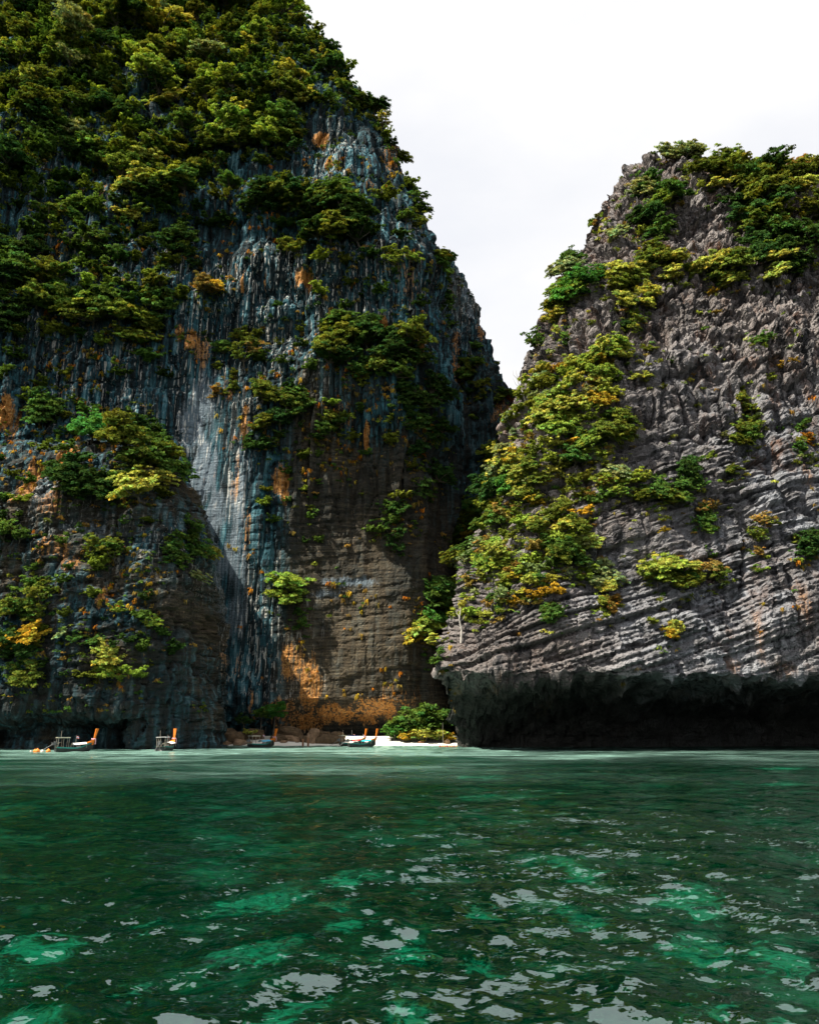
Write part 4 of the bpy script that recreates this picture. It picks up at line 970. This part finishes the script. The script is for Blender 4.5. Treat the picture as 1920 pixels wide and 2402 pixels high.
def merge(name, items, templ, mat, label, cat):
    """items: (pos, rad, colour)"""
    Vs, Cs = [], []
    for k, (p, rad, c, sq) in enumerate(items):
        V, T = templ[k % len(templ)]
        a = rnd.random() * 6.28; ca, sa = math.cos(a), math.sin(a)
        W = np.stack([V[:, 0] * ca - V[:, 1] * sa, V[:, 0] * sa + V[:, 1] * ca, V[:, 2] * sq], 1) * rad + np.array(p)
        Vs.append(W); C = np.ones((len(V), 4)); C[:, :3] = T[:, None] * np.array(c)[None]; Cs.append(C)
    V = np.concatenate(Vs); me = mesh_np(name, V, np.arange(len(V)).reshape(-1, 4), mat); attr_col(me, 'tint', np.concatenate(Cs))
    o = link(name, me); o.color = (1, 1, 1, 1); tag(o, label, cat, kind='stuff'); return o
def vary(ck):
    c = COLS[ck]; j = rnd.uniform(0.7, 1.25); h = rnd.uniform(-0.15, 0.15); return (c[0] * j * (1 + h), c[1] * j, c[2] * j)
def near_any(x, y, lst, f=1.0):
    return any(((x - a) / (rx * f + 14)) ** 2 + ((y - b) / (ry * f + 14)) ** 2 < 1 for a, b, rx, ry in lst)
ZONES = [(c[0], c[1], max(c[2], c[5]), max(c[3], c[5])) for c in CL]
bl, bh, tl, th_ = [], [], [], []
def nz2(x, y): return math.sin(x / 37.0 + 1.3) * math.sin(y / 41.0) + 0.6 * math.sin(x / 17.0 + y / 23.0)
FLANK = [(1060, 900), (1130, 790), (1290, 755), (1280, 1000), (1240, 1225), (1090, 1290), (1000, 1330), (915, 1290), (960, 1130)]
WOOD2 = [(-20, 320), (430, 320), (470, 420), (440, 520), (340, 600), (330, 700), (200, 740), (-20, 720)]
xs_ = np.array([rnd.uniform(-10, 1730) for _ in range(30000)]); ys_ = np.array([rnd.uniform(-5, 1540) for _ in range(30000)])
vs_ = fbm(xs_ / 60, ys_ / 60, xs_ * 0 + 0.5, 33, 3)
zn_ = np.zeros(len(xs_), bool)
for a, b, rx, ry in ZONES: zn_ |= ((xs_ - a) / (rx + 14)) ** 2 + ((ys_ - b) / (ry + 14)) ** 2 < 1
for x, y, v, zone in zip(xs_.tolist(), ys_.tolist(), vs_.tolist(), zn_.tolist()):
    wood = y < 440 and x < 880 and inside(x, y, WOOD)
    right = x > 1080 or (y > 1000 and x > 960)
    pr = 0.8 if wood else (0.42 if zone else (0.34 if (v > 0.22 and y < 1300) else 0.0))
    if not wood and not zone and not right and y < 740 and inside(x, y, WOOD2): pr = max(pr, 0.12)
    if not wood and not zone and y > 1050 and not right and x > 460: pr *= 0.35
    if x < 440 and 1050 < y < 1500 and not zone: pr = max(pr, 0.22 if v > -0.15 else 0.05)
    if 360 < x < 540 and 760 < y < 1480: pr *= 0.12
    if right and not zone and y > 620 and x > 1250: pr *= 0.22
    flank = right and inside(x, y, FLANK)
    if flank: pr = 0.75
    if pr == 0 or rnd.random() > pr: continue
    h_ = hit(x, y)
    if not h_: continue
    p, nn, t = h_
    s = rnd.uniform(5, 12) * (1.25 if wood or flank else 1.0) * K / 1868.0 * t
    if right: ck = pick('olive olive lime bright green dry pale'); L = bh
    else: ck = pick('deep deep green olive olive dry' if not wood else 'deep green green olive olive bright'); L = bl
    if len(L) > (3700 if L is bl else 1700): continue
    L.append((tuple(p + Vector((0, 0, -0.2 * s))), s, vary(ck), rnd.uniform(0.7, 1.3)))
xs_ = np.array([rnd.uniform(0, 1723) for _ in range(9000)]); ys_ = np.array([rnd.uniform(330, 1500) for _ in range(9000)])
vs_ = fbm(xs_ / 90, ys_ / 90, xs_ * 0 + 0.5, 71, 3)
for x, y, v in zip(xs_.tolist(), ys_.tolist(), vs_.tolist()):
    right = x > 1080 or (y > 1000 and x > 960)
    pr = 0.75 if v > 0.34 else 0.012
    if 360 < x < 500 and 760 < y < 1480: pr *= 0.15
    if right: pr *= 0.05 if x < 1660 else 0.5
    if (500 < x < 900 and 700 < y < 1000): pr = max(pr, 0.5 if v > 0.0 else 0.05)
    if rnd.random() > pr: continue
    h_ = hit(x, y)
    if not h_: continue
    p, nn, t = h_
    L = th_ if right else tl
    if len(L) > (150 if right else 800): continue
    L.append((tuple(p + nn * 0.1), rnd.uniform(3.5, 9.0) * K / 1868.0 * t, vary(pick('orange yellow dry dry')), 1.0))
# the remaining trees of the wood and the loose trees under it, too many to tell apart
wr = list(WOOD_REST); w2 = []
for tr in range(1500):
    x, y = rnd.uniform(-15, 470), rnd.uniform(325, 735); s = rnd.uniform(14, 25)
    if inside(x, y, WOOD2) and nz2(x, y) > -0.45 and all((x - a) ** 2 + (y - b) ** 2 > (0.8 * (s + c)) ** 2 for a, b, c in w2): w2.append((x, y, s))
for tr in range(1500):
    x, y = rnd.uniform(-10, 900), rnd.uniform(400, 1450); s = rnd.uniform(10, 23)
    if (440 < x < 660 and 500 < y < 700) or (360 < x < 545 and 750 < y) or (x > 545 and y > 1150): continue
    if nz2(x * 0.8, y * 0.8) > 0.05 and all((x - a) ** 2 + (y - b) ** 2 > (1.1 * (s + c)) ** 2 for a, b, c in w2): w2.append((x, y, s))
wf = []
for tr in range(2500):
    x, y = rnd.uniform(900, 1300), rnd.uniform(750, 1335); s = rnd.uniform(10, 23)
    if inside(x, y, FLANK) and nz2(x * 1.3, y * 1.3) > -0.5 and all((x - a) ** 2 + (y - b) ** 2 > (0.62 * (s + c)) ** 2 for a, b, c in wf): wf.append((x, y, s))
for tr in range(700):
    x, y = rnd.uniform(1150, 1720), rnd.uniform(340, 1330); s = rnd.uniform(7, 15)
    if nz2(x * 0.9 + 50, y * 0.9) > (0.45 if y < 640 else 0.95) and all((x - a) ** 2 + (y - b) ** 2 > (1.4 * (s + c)) ** 2 for a, b, c in wf): wf.append((x, y, s))
bf_ = []
for x, y, s in wf:
    h_ = hit(x, y)
    if not h_: continue
    p, nn, t = h_; r_ = s * 1.1 * K / 1868.0 * t
    bf_.append((tuple(p + Vector((nn.x * 0.4 * r_, nn.y * 0.4 * r_, -0.25 * r_))), r_, vary(pick('lime lime lime bright bright olive pale green dry yellow')), rnd.uniform(0.85, 1.3)))
bw_ = []
for x, y, s in wr + w2:
    h_ = hit(x, y)
    if not h_: continue
    p, nn, t = h_; r_ = s * 1.1 * K / 1868.0 * t
    bw_.append((tuple(p + Vector((nn.x * 0.4 * r_, nn.y * 0.4 * r_, -0.25 * r_))), r_, vary(pick('deep green green olive olive bright')), rnd.uniform(0.85, 1.15)))
def crown_templates():
    out = []
    for k in range(7):
        V, F, T, cen = crown_arrays(np.random.default_rng(700 + k), ('round', 'round', 'umbrella', 'sparse')[k % 4], 58, 6, 0.10)
        out.append((V, T[:, 1]))
    return out
merge('headland_canopy', bf_, crown_templates(), M_LEAF, 'sunlit run of smaller trees and bushes covering the headland flank', 'woodland')
merge('cliff_wood_canopy', bw_, crown_templates(), M_LEAF, 'dense run of smaller trees filling the wood on the tall cliff', 'woodland')
BT = bush_templates(300, 49, 0.165)
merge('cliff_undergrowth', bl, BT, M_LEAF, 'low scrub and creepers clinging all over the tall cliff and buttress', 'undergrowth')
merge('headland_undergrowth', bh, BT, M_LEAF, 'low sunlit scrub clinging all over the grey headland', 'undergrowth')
TT = tuft_templates(500)
merge('cliff_dry_grass', tl, TT, M_LEAF, 'orange dry grass tufts dotted over the tall cliff', 'dry grass')
merge('headland_dry_grass', th_, TT, M_LEAF, 'orange dry grass tufts dotted over the grey headland', 'dry grass')

# ------------------------------------------------------------------ beach plants
def gz(x, y): return float(ground_z(np.array([x]), np.array([y]))[0])
def on_sand(px, Y):
    x = on_water(px, Y).x; return Vector((x, Y, gz(x, Y)))
def bigleaf(seed, nl, per, leaf, style='round'):
    rs = np.random.default_rng(seed); V, F, T, cen = crown_arrays(rs, style, nl, per, leaf)
    me = mesh_np('crown', V, F, M_LEAF); attr_col(me, 'tint', T); return me, cen
for k, (px, Y, r_, ck, lb) in enumerate([
        (905, 245, 8.6, 'green', 'tallest green shrub at the back of the beach against the headland'), (868, 244, 6.4, 'green', 'rounded green shrub in the middle of the beach thicket'),
        (832, 243, 4.0, 'emerald', 'outermost low shrub of the beach thicket beside the boats'), (885, 240, 3.6, 'lime', 'yellow-green front shrub of the beach thicket'),
        (855, 239.5, 2.7, 'yellow', 'small yellowed shrub at the front edge of the beach thicket'), (920, 240, 3.4, 'lime', 'yellow-green front shrub nearest the headland foot'), (944, 240, 2.2, 'yellow', 'lowest yellowed shrub creeping to the headland foot')]):
    p = on_sand(px, Y); me, cen = bigleaf(900 + k, 150, 16, 0.062)
    root = bpy.data.objects.new('beach_shrub', None); COL.objects.link(root); root.location = p - Vector((0, 0, 0.3 * r_)); root.scale = (r_, r_, r_ * 0.95); root.rotation_euler.z = k * 1.3
    c = link('crown', me, root); c.color = (*COLS[ck], 1)
    mb = MB()
    for q in cen[::2]: mb.tube([(0.05 * q[0], 0.05 * q[1], 0), Vector(q) * 0.55 + Vector((0, 0, -0.1)), q], [0.035, 0.025, 0.01], 4)
    mb.build('stem', M_BARK, root); tag(root, lb, 'shrub', 'thicket at the back of the beach')
def trunk_tree(name, base, hgt, crown_r, ck, lb, lean=(0, 0), seed=1, cat='tree', style='umbrella'):
    root = bpy.data.objects.new(name, None); COL.objects.link(root); root.location = base
    me, cen = bigleaf(seed, 80, 15, 0.075, style)
    top = Vector((lean[0], lean[1], hgt * 0.62))
    c = link('crown', me, root); c.scale = (crown_r,) * 3; c.location = top + Vector((0, 0, -crown_r * 0.55)); c.color = (*COLS[ck], 1)
    mb = MB(); mb.tube([(0, 0, -0.6), top * 0.5 + Vector((0.15, 0, 0)), top], [0.24, 0.18, 0.13])
    for q in cen:
        e = Vector(q) * crown_r + c.location; mb.tube([top, top.lerp(e, 0.5) + Vector((0, 0, -0.2)), e], [0.11, 0.07, 0.03], 4)
    mb.build('trunk', M_BARK, root); return tag(root, lb, cat)
trunk_tree('beach_tree', on_sand(572, 242), 11.0, 4.2, 'emerald', 'slender green tree with bare trunk at the cliff foot behind the beach', (0.6, 0), 951, style='round')
trunk_tree('beach_tree', on_sand(545, 243), 10.5, 3.0, 'green', 'thin shaded tree beside the slender one at the cliff foot', (0.3, 0), 952)
trunk_tree('beach_tree', on_sand(512, 243), 7.2, 2.7, 'deep', 'shaded dark tree among the boulders at the cliff foot', (-0.2, 0), 953, style='round')
trunk_tree('beach_tree', on_sand(522, 239), 3.6, 1.9, 'lime', 'small yellow-green sapling between boulders and the beached boat', (0.1, 0), 954)
def dead_tree(base, pts, rad, branches, lb):
    mb = MB(); mb.tube(pts, rad)
    o = bpy.data.objects.new('dead_tree', None); COL.objects.link(o); o.location = base
    mb.build('trunk', M_DEAD, o)
    for b in branches: MB().tube(b, [0.09, 0.06, 0.02], 5).build('branch', M_DEAD, o)
    return tag(o, lb, 'dead tree')
h_ = hit(972, 1345)
if h_:
    dead_tree(h_[0] + h_[1] * 0.6, [(0, 0, -1), (0.2, 0, 2), (-0.3, -.2, 4.5), (0.1, 0, 7.2)], [0.26, 0.22, 0.16, 0.05], [[(0.1, 0, 2.4), (-0.9, 0, 3.0), (-1.6, -.2, 2.9)], [(-0.2, 0, 3.8), (0.7, 0, 4.7), (1.0, 0, 5.6)], [(-0.2, -.2, 4.9), (-0.9, 0, 5.9), (-1.0, 0, 6.8)]], 'bleached dead trunk standing on the headland flank over the beach')
h_ = hit_near(1105, 840, (1200, 850))
if h_:
    dead_tree(h_[0], [(0, 0, -1), (-0.8, 0, 2.5), (-2.0, 0, 5.5), (-2.4, 0, 9)], [0.18, 0.14, 0.1, 0.04], [[(-1, 0, 3), (-2.6, 0, 4.6), (-3.4, 0, 6.6)], [(-1.9, 0, 5.2), (-0.9, 0, 7), (-0.6, 0, 9)], [(-2.1, 0, 6.2), (-3.2, 0, 7.6), (-3.3, 0, 9.2)]], 'bare twiggy dead tree leaning out from the headland skyline')

# ------------------------------------------------------------------ boulders
def boulder(p, r_, seed, mat, lb, sq=(1, 1, 0.75), name='boulder', group=None, rz=0.0):
    import bmesh
    bm = bmesh.new(); bmesh.ops.create_icosphere(bm, subdivisions=4, radius=1.0)
    V = np.array([v.co[:] for v in bm.verts])
    ch = np.sign(V) * np.abs(V) ** 0.72
    d = 1 + 0.30 * fbm(V[:, 0] * 1.1 + seed * 7.7, V[:, 1] * 1.1, V[:, 2] * 1.1, seed, 3) + 0.05 * fbm(V[:, 0] * 5, V[:, 1] * 5 + seed, V[:, 2] * 5, seed + 1, 2)
    ch = ch * d[:, None] * np.array(sq) * r_ * 0.9
    for v, c in zip(bm.verts, ch): v.co = c
    me = bpy.data.meshes.new(name); bm.to_mesh(me); bm.free(); me.materials.append(mat)
    o = link(name, me); o.location = p; o.rotation_euler.z = rz
    return tag(o, lb, 'boulder' if r_ > 0.5 else 'stone', group)
BL = [ # px, Y, r, squash, material, label
 (490, 238, 3.6, (1.15, 0.9, 0.85), 0, 'largest brown boulder heaped at the cliff foot among the rocks'),
 (452, 237, 3.2, (1.5, 1, 0.45), 0, 'long flat dark boulder beside the largest one at the cliff foot'),
 (428, 236, 2.0, (1.4, 1, 0.5), 0, 'low dark boulder at the buttress corner'),
 (431, 233, 1.2, (1.7, 1, 0.4), 1, 'pale flat stone at the water edge by the buttress corner'),
 (470, 234.5, 1.6, (1.3, 1, 0.6), 1, 'tan boulder before the largest one at the water edge'),
 (503, 234, 1.7, (1.1, 1, 0.7), 1, 'dark-based tan boulder at the water edge near the beached boat'),
 (521, 236, 1.1, (1.3, 1, 0.5), 1, 'small tan stone between rocks and the beached boat'),
 (585, 241, 2.2, (1.4, 1, 0.65), 0, 'brown boulder behind the bow of the beached boat'),
 (612, 241, 1.9, (1.4, 1, 0.6), 1, 'tan slab boulder above the two wooden posts'),
 (628, 242, 1.8, (1.3, 1, 0.5), 0, 'low brown boulder on the sand right of the wooden posts'),
 (640, 241, 1.3, (1.2, 1, 0.6), 1, 'light tan boulder standing left of the round boulder'),
 (644, 239, 1.7, (1.0, 1, 0.75), 0, 'shaded small boulder leaning on the round one'),
 (661, 238, 2.6, (0.95, 1, 1.0), 1, 'big round pinkish boulder standing on the beach'),
 (689, 238, 2.9, (1.5, 1, 0.62), 0, 'slanting brown slab of rock behind the paired boats'),
 (707, 240, 2.4, (1.2, 1, 0.8), 0, 'dark boulder hidden behind the paired boats'),
 (598, 238, 0.9, (1.4, 1, 0.5), 1, 'small flat stone on the sand near the wooden posts'),
 (625, 238, 0.7, (1.5, 1, 0.5), 1, 'small pale stone lying on the sand before the boulders'),
 (470, 243, 3.4, (1.3, 1, 0.8), 0, 'dark boulder at the back of the heap under the cliff'),
 (530, 244, 2.6, (1.3, 1, 0.8), 0, 'dark boulder under the slender tree at the cliff foot'),
 (605, 246, 3.0, (1.5, 1, 0.7), 0, 'dark boulder in the shade under the orange wall'),
 (675, 246, 2.8, (1.6, 1, 0.6), 0, 'dark boulder in the shade behind the round boulder'),
 (940, 238, 1.0, (1.1, 1, 0.85), 1, 'single brown stone on the white sand near the headland'),
]
for k, (px, Y, r_, sq, mt, lb) in enumerate(BL):
    p = on_sand(px, Y); boulder(p + Vector((0, 0, r_ * sq[2] * 0.35)), r_, 20 + k, (M_BOULDER, M_BOULDER2)[mt], lb, sq, rz=k * 0.7)
M_WOOD = mat_simple('driftwood', (0.20, 0.10, 0.05), 0.85, 0.4, 2.0)
mb = MB(); p = on_sand(886, 237.5)
mb.tube([(-0.9, 0, 0.15), (-0.2, 0.05, 0.32), (0.5, 0, 0.28), (0.95, 0, 0.4)], [0.22, 0.27, 0.24, 0.16], 8)
o = mb.build('driftwood_log', M_WOOD, None, True); o.location = p; tag(o, 'short brown driftwood log lying on the white sand', 'log')
for px, lb in ((637, 'short dark wooden post in the shallows by the beached boat bow'), (648, 'brown wooden post standing right of the dark one in the shallows')):
    q = on_water(px, 222); o = MB().tube([(0, 0, -1.6), (0.03, 0, 0.4), (0.0, 0, 1.9 if px < 640 else 2.3)], [0.28, 0.26, 0.24], 10).build('wooden_post', M_WOOD, None, True)
    o.location = q; tag(o, lb, 'post')

# ------------------------------------------------------------------ longtail boats
M_HULL = mat_simple('dark_hull_paint', (0.022, 0.026, 0.024), 0.5, 0.5, 1.5)
M_TEAL = mat_simple('teal_paint', (0.03, 0.22, 0.19), 0.5, 0.3, 2)
M_PROW = mat_simple('orange_varnished_wood', (0.62, 0.17, 0.015), 0.45, 0.25, 3)
M_DECK = mat_simple('deck_planks', (0.30, 0.18, 0.09), 0.7, 0.4, 2)
M_ROOF = mat_simple('faded_roof_canvas', (0.52, 0.49, 0.38), 0.85, 0.25, 2)
M_WHITE = mat_simple('white_canvas', (0.75, 0.73, 0.72), 0.8, 0.15, 2)
M_BLUE = mat_simple('blue_canvas', (0.10, 0.42, 0.62), 0.8, 0.2, 2)
M_CYAN = mat_simple('cyan_canvas', (0.03, 0.45, 0.50), 0.8, 0.2, 2)
M_METAL = mat_simple('greasy_engine_metal', (0.10, 0.10, 0.10), 0.5, 0.4, 4, 0.5)
M_POLE = mat_simple('weathered_pole', (0.36, 0.33, 0.27), 0.8, 0.3, 3)
M_RED = mat_simple('red_cloth', (0.55, 0.03, 0.03), 0.8, 0.2, 4)
M_PINK = mat_simple('ribbon_cloth', (0.75, 0.45, 0.50), 0.8, 0.3, 4)
M_NAVY = mat_simple('navy_cloth', (0.03, 0.04, 0.22), 0.8, 0.2, 4)
M_ORANGE = mat_simple('orange_float_plastic', (0.72, 0.22, 0.03), 0.5, 0.2, 4)
M_FWHITE = mat_simple('white_float_plastic', (0.70, 0.66, 0.60), 0.5, 0.2, 4)
def boat(loc, yaw, label, tarp, roof, rake=0.35, roof_on=True, L=8.0, ribbon=True):
    root = bpy.data.objects.new('longtail_boat', None); COL.objects.link(root)
    root.location = loc; root.rotation_euler = (R(rnd.uniform(-2, 2)), 0, yaw); root.scale = (0.92, 1.1, 1.08)
    xs = np.linspace(-L / 2, L / 2, 19); u = (xs + L / 2) / L
    bw = 1.05 * np.sin(np.clip(0.38 + 0.62 * u, 0, 1) * PI) ** 0.8 * (1 - sstep(0.8, 1.0, u) * 0.55) + 0.05
    keel = -0.45 + 0.15 * (1 - u) ** 4 + 0.85 * sstep(0.72, 1.0, u) ** 1.5
    sheer = 0.72 + 0.95 * sstep(0.45, 1.0, u) ** 1.4 + 0.18 * (1 - u) ** 3
    def loft(prof, inner=False):
        mb = MB(); V = []; n = len(prof(0))
        for i in range(19): V += [(xs[i], y, z) for y, z in prof(i)]
        F = [(i * n + j, i * n + j + 1, (i + 1) * n + j + 1, (i + 1) * n + j) for i in range(18) for j in range(n - 1)]
        return mb.add(V, F), n
    def hullp(i):
        b, k, s = bw[i], keel[i], sheer[i] - 0.2; h = s - k
        half = [(b, s), (0.97 * b, k + 0.62 * h), (0.82 * b, k + 0.28 * h), (0.45 * b, k + 0.07 * h), (0, k)]
        return half + [(-y, z) for y, z in half[-2::-1]]
    mb, n = loft(hullp); mb.F.append(tuple(range(n)))
    hull = mb.build('hull', M_HULL, root, True)
    for sgn in (1, -1):
        def gun(i): b, s = bw[i] * sgn, sheer[i]; return [(b * 1.0, s - 0.21), (b * 1.07, s - 0.2), (b * 1.09, s + 0.02), (b * 0.95, s + 0.02), (b * 0.93, s - 0.2)]
        loft(gun)[0].build('gunwale', M_TEAL, hull)
    def deckp(i): b, s = bw[i] * 0.94, sheer[i] - 0.16; return [(b, s), (0, s + 0.05), (-b, s)]
    loft(deckp)[0].build('deck', M_DECK, root)
    xb, zb_ = L / 2, float(sheer[-1])
    # stem board: rises from the bow, widening to the squared top
    mb = MB(); P = [(xb - 0.25, zb_ - 0.45, 0.30, 0.34), (xb + 0.10, zb_ + 0.35, 0.22, 0.30), (xb + 0.25, zb_ + 1.2, 0.22, 0.38), (xb + 0.25 + rake, zb_ + 2.6, 0.30, 0.58)]
    V = []
    for x, z, hw, dp in P: V += [(x - dp / 2, -hw, z), (x + dp / 2, -hw * 0.8, z - 0.02), (x + dp / 2, hw * 0.8, z - 0.02), (x - dp / 2, hw, z)]
    F = [(k * 4 + j, k * 4 + (j + 1) % 4, k * 4 + 4 + (j + 1) % 4, k * 4 + 4 + j) for k in range(3) for j in range(4)] + [(3, 2, 1, 0), (12, 13, 14, 15)]
    prow = mb.add(V, F).build('prow_board', M_PROW, root)
    # fore deck wedge running back from the stem
    mb = MB(); V = []
    for x, z, hw, t_ in ((xb + 0.05, zb_ + 0.45, 0.24, 0.55), (xb - 0.9, zb_ + 0.16, 0.5, 0.25), (xb - 2.4, zb_ - 0.30, 0.78, 0.12)):
        V += [(x, -hw, z), (x, hw, z), (x, hw, z - t_), (x, -hw, z - t_)]
    F = [(k * 4 + j, k * 4 + (j + 1) % 4, k * 4 + 4 + (j + 1) % 4, k * 4 + 4 + j) for k in range(2) for j in range(4)] + [(0, 3, 2, 1), (8, 9, 10, 11)]
    mb.add(V, F).build('fore_deck', M_PROW, root)
    if ribbon:
        mb = MB(); mb.tube([(xb + 0.42 * math.cos(a), 0.36 * math.sin(a), zb_ + 0.62 + 0.05 * math.sin(3 * a)) for a in np.linspace(0, 2 * PI, 13)], 0.11, 5)
        mb.tube([(xb + 0.3, -0.3, zb_ + 0.6), (xb + 0.35, -0.42, zb_ + 0.1), (xb + 0.3, -0.4, zb_ - 0.4)], [0.1, 0.09, 0.05], 5)
        mb.build('ribbon', M_PINK, prow)
    # awning amidships: cambered canvas on hoops
    mb = MB(); V = []; nx, ny = 10, 9
    for i in range(nx):
        x = -0.6 + 3.0 * i / (nx - 1); sag = 0.08 * math.sin(i * 2.1)
        for j in range(ny):
            t_ = -1 + 2 * j / (ny - 1); V.append((x, t_ * 1.0, 1.62 + 0.06 * x - 0.32 * t_ * t_ - 0.06 * abs(math.sin(i * 1.2)) + sag * 0.3))
    V2 = [(x, y, z - 0.04) for x, y, z in V]
    F = [(i * ny + j, i * ny + j + 1, (i + 1) * ny + j + 1, (i + 1) * ny + j) for i in range(nx - 1) for j in range(ny - 1)]
    mb.add(V, F).add(V2, [f[::-1] for f in F]); aw = mb.build('awning', tarp, root, True)
    for x in (-0.5, 1.0, 2.3):
        for s in (-1, 1): MB().tube([(x, s * 0.95, 0.7), (x, s * 0.98, 1.28 + 0.06 * x)], 0.035, 6).build('post', M_POLE, aw)
    if roof_on:
        mb = MB(); mb.box((-2.6, 0, 2.62), (2.6, 1.9, 0.08)); mb.box((-2.6, 0.93, 2.56), (2.7, 0.07, 0.14)); mb.box((-2.6, -0.93, 2.56), (2.7, 0.07, 0.14))
        rf = mb.build('roof', roof, root)
        for x in (-3.7, -2.6, -1.45):
            for s in (-1, 1): MB().tube([(x, s * 0.82, 0.7), (x, s * 0.86, 2.6)], 0.04, 6).build('post', M_POLE, rf)
        MB().tube([(-2.9, 0.5, 2.6), (-2.9, 0.5, 3.9)], 0.025, 5).build('mast', M_POLE, rf)
    # stern engine on its pivot with the long shaft trailing aft
    e = MB(); e.box((-4.35, 0, 1.45), (0.9, 0.5, 0.5)); e.box((-4.2, 0, 1.8), (0.4, 0.35, 0.25)); e.tube([(-4.1, 0, 0.6), (-4.15, 0, 1.3)], 0.09, 8); e.tube([(-4.5, 0.26, 1.5), (-4.9, 0.34, 1.75)], 0.06, 6)
    en = e.build('engine', M_METAL, root)
    MB().tube([(-4.7, 0, 1.35), (-7.9, 0, -0.35)], 0.06, 6).build('tail_shaft', M_METAL, en)
    MB().tube([(-4.0, 0, 1.5), (-2.9, 0.1, 1.75)], 0.035, 6).build('tiller', M_POLE, en)
    # flag on a staff
    fs = MB().tube([(0.2, 0.0, 1.5), (0.2, 0, 3.0)], 0.025, 5).build('flag_staff', M_POLE, root)
    for k, mt in enumerate((M_RED, M_WHITE, M_NAVY, M_WHITE, M_RED)):
        V = []; z0 = 2.92 - 0.09 * k
        for i in range(5): V += [(0.2 + 0.15 * i, 0.05 * math.sin(i * 1.7), z0 - 0.04 * i), (0.2 + 0.15 * i, 0.05 * math.sin(i * 1.7), z0 - 0.09 - 0.04 * i)]
        MB().add(V, [(2 * i, 2 * i + 1, 2 * i + 3, 2 * i + 2) for i in range(4)]).build('flag_stripe', mt, fs)
    # cargo seen over the gunwale
    c = MB(); c.box((0.9, 0.3, 0.95), (0.7, 0.6, 0.4)); c.build('crate', M_WHITE, root)
    return tag(root, label, 'boat', 'longtail boats moored below the cliffs')
boat(on_water(157, 172), R(34), 'dark longtail boat with white awning and pale roof before the sea cave', M_WHITE, M_ROOF)
boat(on_water(352, 181), R(84), 'longtail boat seen from its stern, prow pointing away to the buttress', M_WHITE, M_WHITE)
boat(on_water(551, 214), R(42), 'longtail boat with light blue awning moored by the boulders', M_BLUE, M_ROOF)
boat(on_water(742, 226), R(24), 'rear longtail boat of the pair, partly hidden behind the cyan one', M_RED, M_ROOF, L=7.6)
boat(on_water(762, 217), R(20), 'front longtail boat of the pair with cyan awning, beside white sand', M_CYAN, M_NAVY, L=8.0)

# ------------------------------------------------------------------ floats
def lathe(prof, ns=14):
    mb = MB(); V = [(r * math.cos(2 * PI * j / ns), r * math.sin(2 * PI * j / ns), z) for r, z in prof for j in range(ns)]
    F = [(k * ns + j, k * ns + (j + 1) % ns, (k + 1) * ns + (j + 1) % ns, (k + 1) * ns + j) for k in range(len(prof) - 1) for j in range(ns)]
    return mb.add(V, F)
BP = [(0.02, -0.5), (0.35, -0.38), (0.5, 0.0), (0.4, 0.32), (0.2, 0.47), (0.12, 0.5), (0.12, 0.62), (0.02, 0.63)]
for px, Y, s, mt, lb in ((66, 168, 0.35, M_FWHITE, 'tiny pale buoy, outermost of the floating buoys'), (80, 167, 1.05, M_ORANGE, 'largest orange buoy floating left of the roofed longtail boat'),
                         (75, 168.5, 0.8, M_ORANGE, 'orange buoy floating close behind the largest one'), (90, 167, 0.65, M_FWHITE, 'white buoy floating between two orange ones'), (103, 167, 0.95, M_ORANGE, 'orange buoy floating nearest the roofed longtail boat')):
    root = lathe(BP).build('mooring_buoy', mt, None, True); root.location = on_water(px, Y) + Vector((0, 0, 0.12)); root.scale = (s,) * 3
    tag(root, lb, 'buoy', 'buoys off the sea cave')
fl = bpy.data.objects.new('float_line', None); COL.objects.link(fl); fl.location = on_water(925, 219)
MB().tube([(0, 0, 0.05), (2.4, -0.1, 0.1), (5.2, 0.1, 0.05)], 0.04, 5).build('rope', M_POLE, fl)
for k in range(9):
    f = MB().tube([(-0.2, 0, 0), (-0.1, 0, 0), (0.1, 0, 0), (0.2, 0, 0)], [0.12, 0.32, 0.32, 0.12], 8).build('float', M_ORANGE if k % 3 else M_RED, fl, True); f.location = (0.1 + k * 0.62, 0.05 * math.sin(k), 0.08)
tag(fl, 'row of orange floats on a rope off the beach', 'float line')
o = MB().tube([(0, 0, -0.4), (0.02, 0, 3), (-0.02, 0, 6.2)], [0.05, 0.045, 0.03], 6).build('mooring_pole', M_POLE); o.location = on_sand(932, 235); tag(o, 'thin upright pole standing on the sand by the headland', 'pole')
print('trees', N_TREE[0], 'bushes', len(bl), len(bh), 'tufts', len(tl), len(th_), 'wood', len(WOODPTS))

print('tris', sum(len(m.polygons) * 2 for m in bpy.data.meshes))
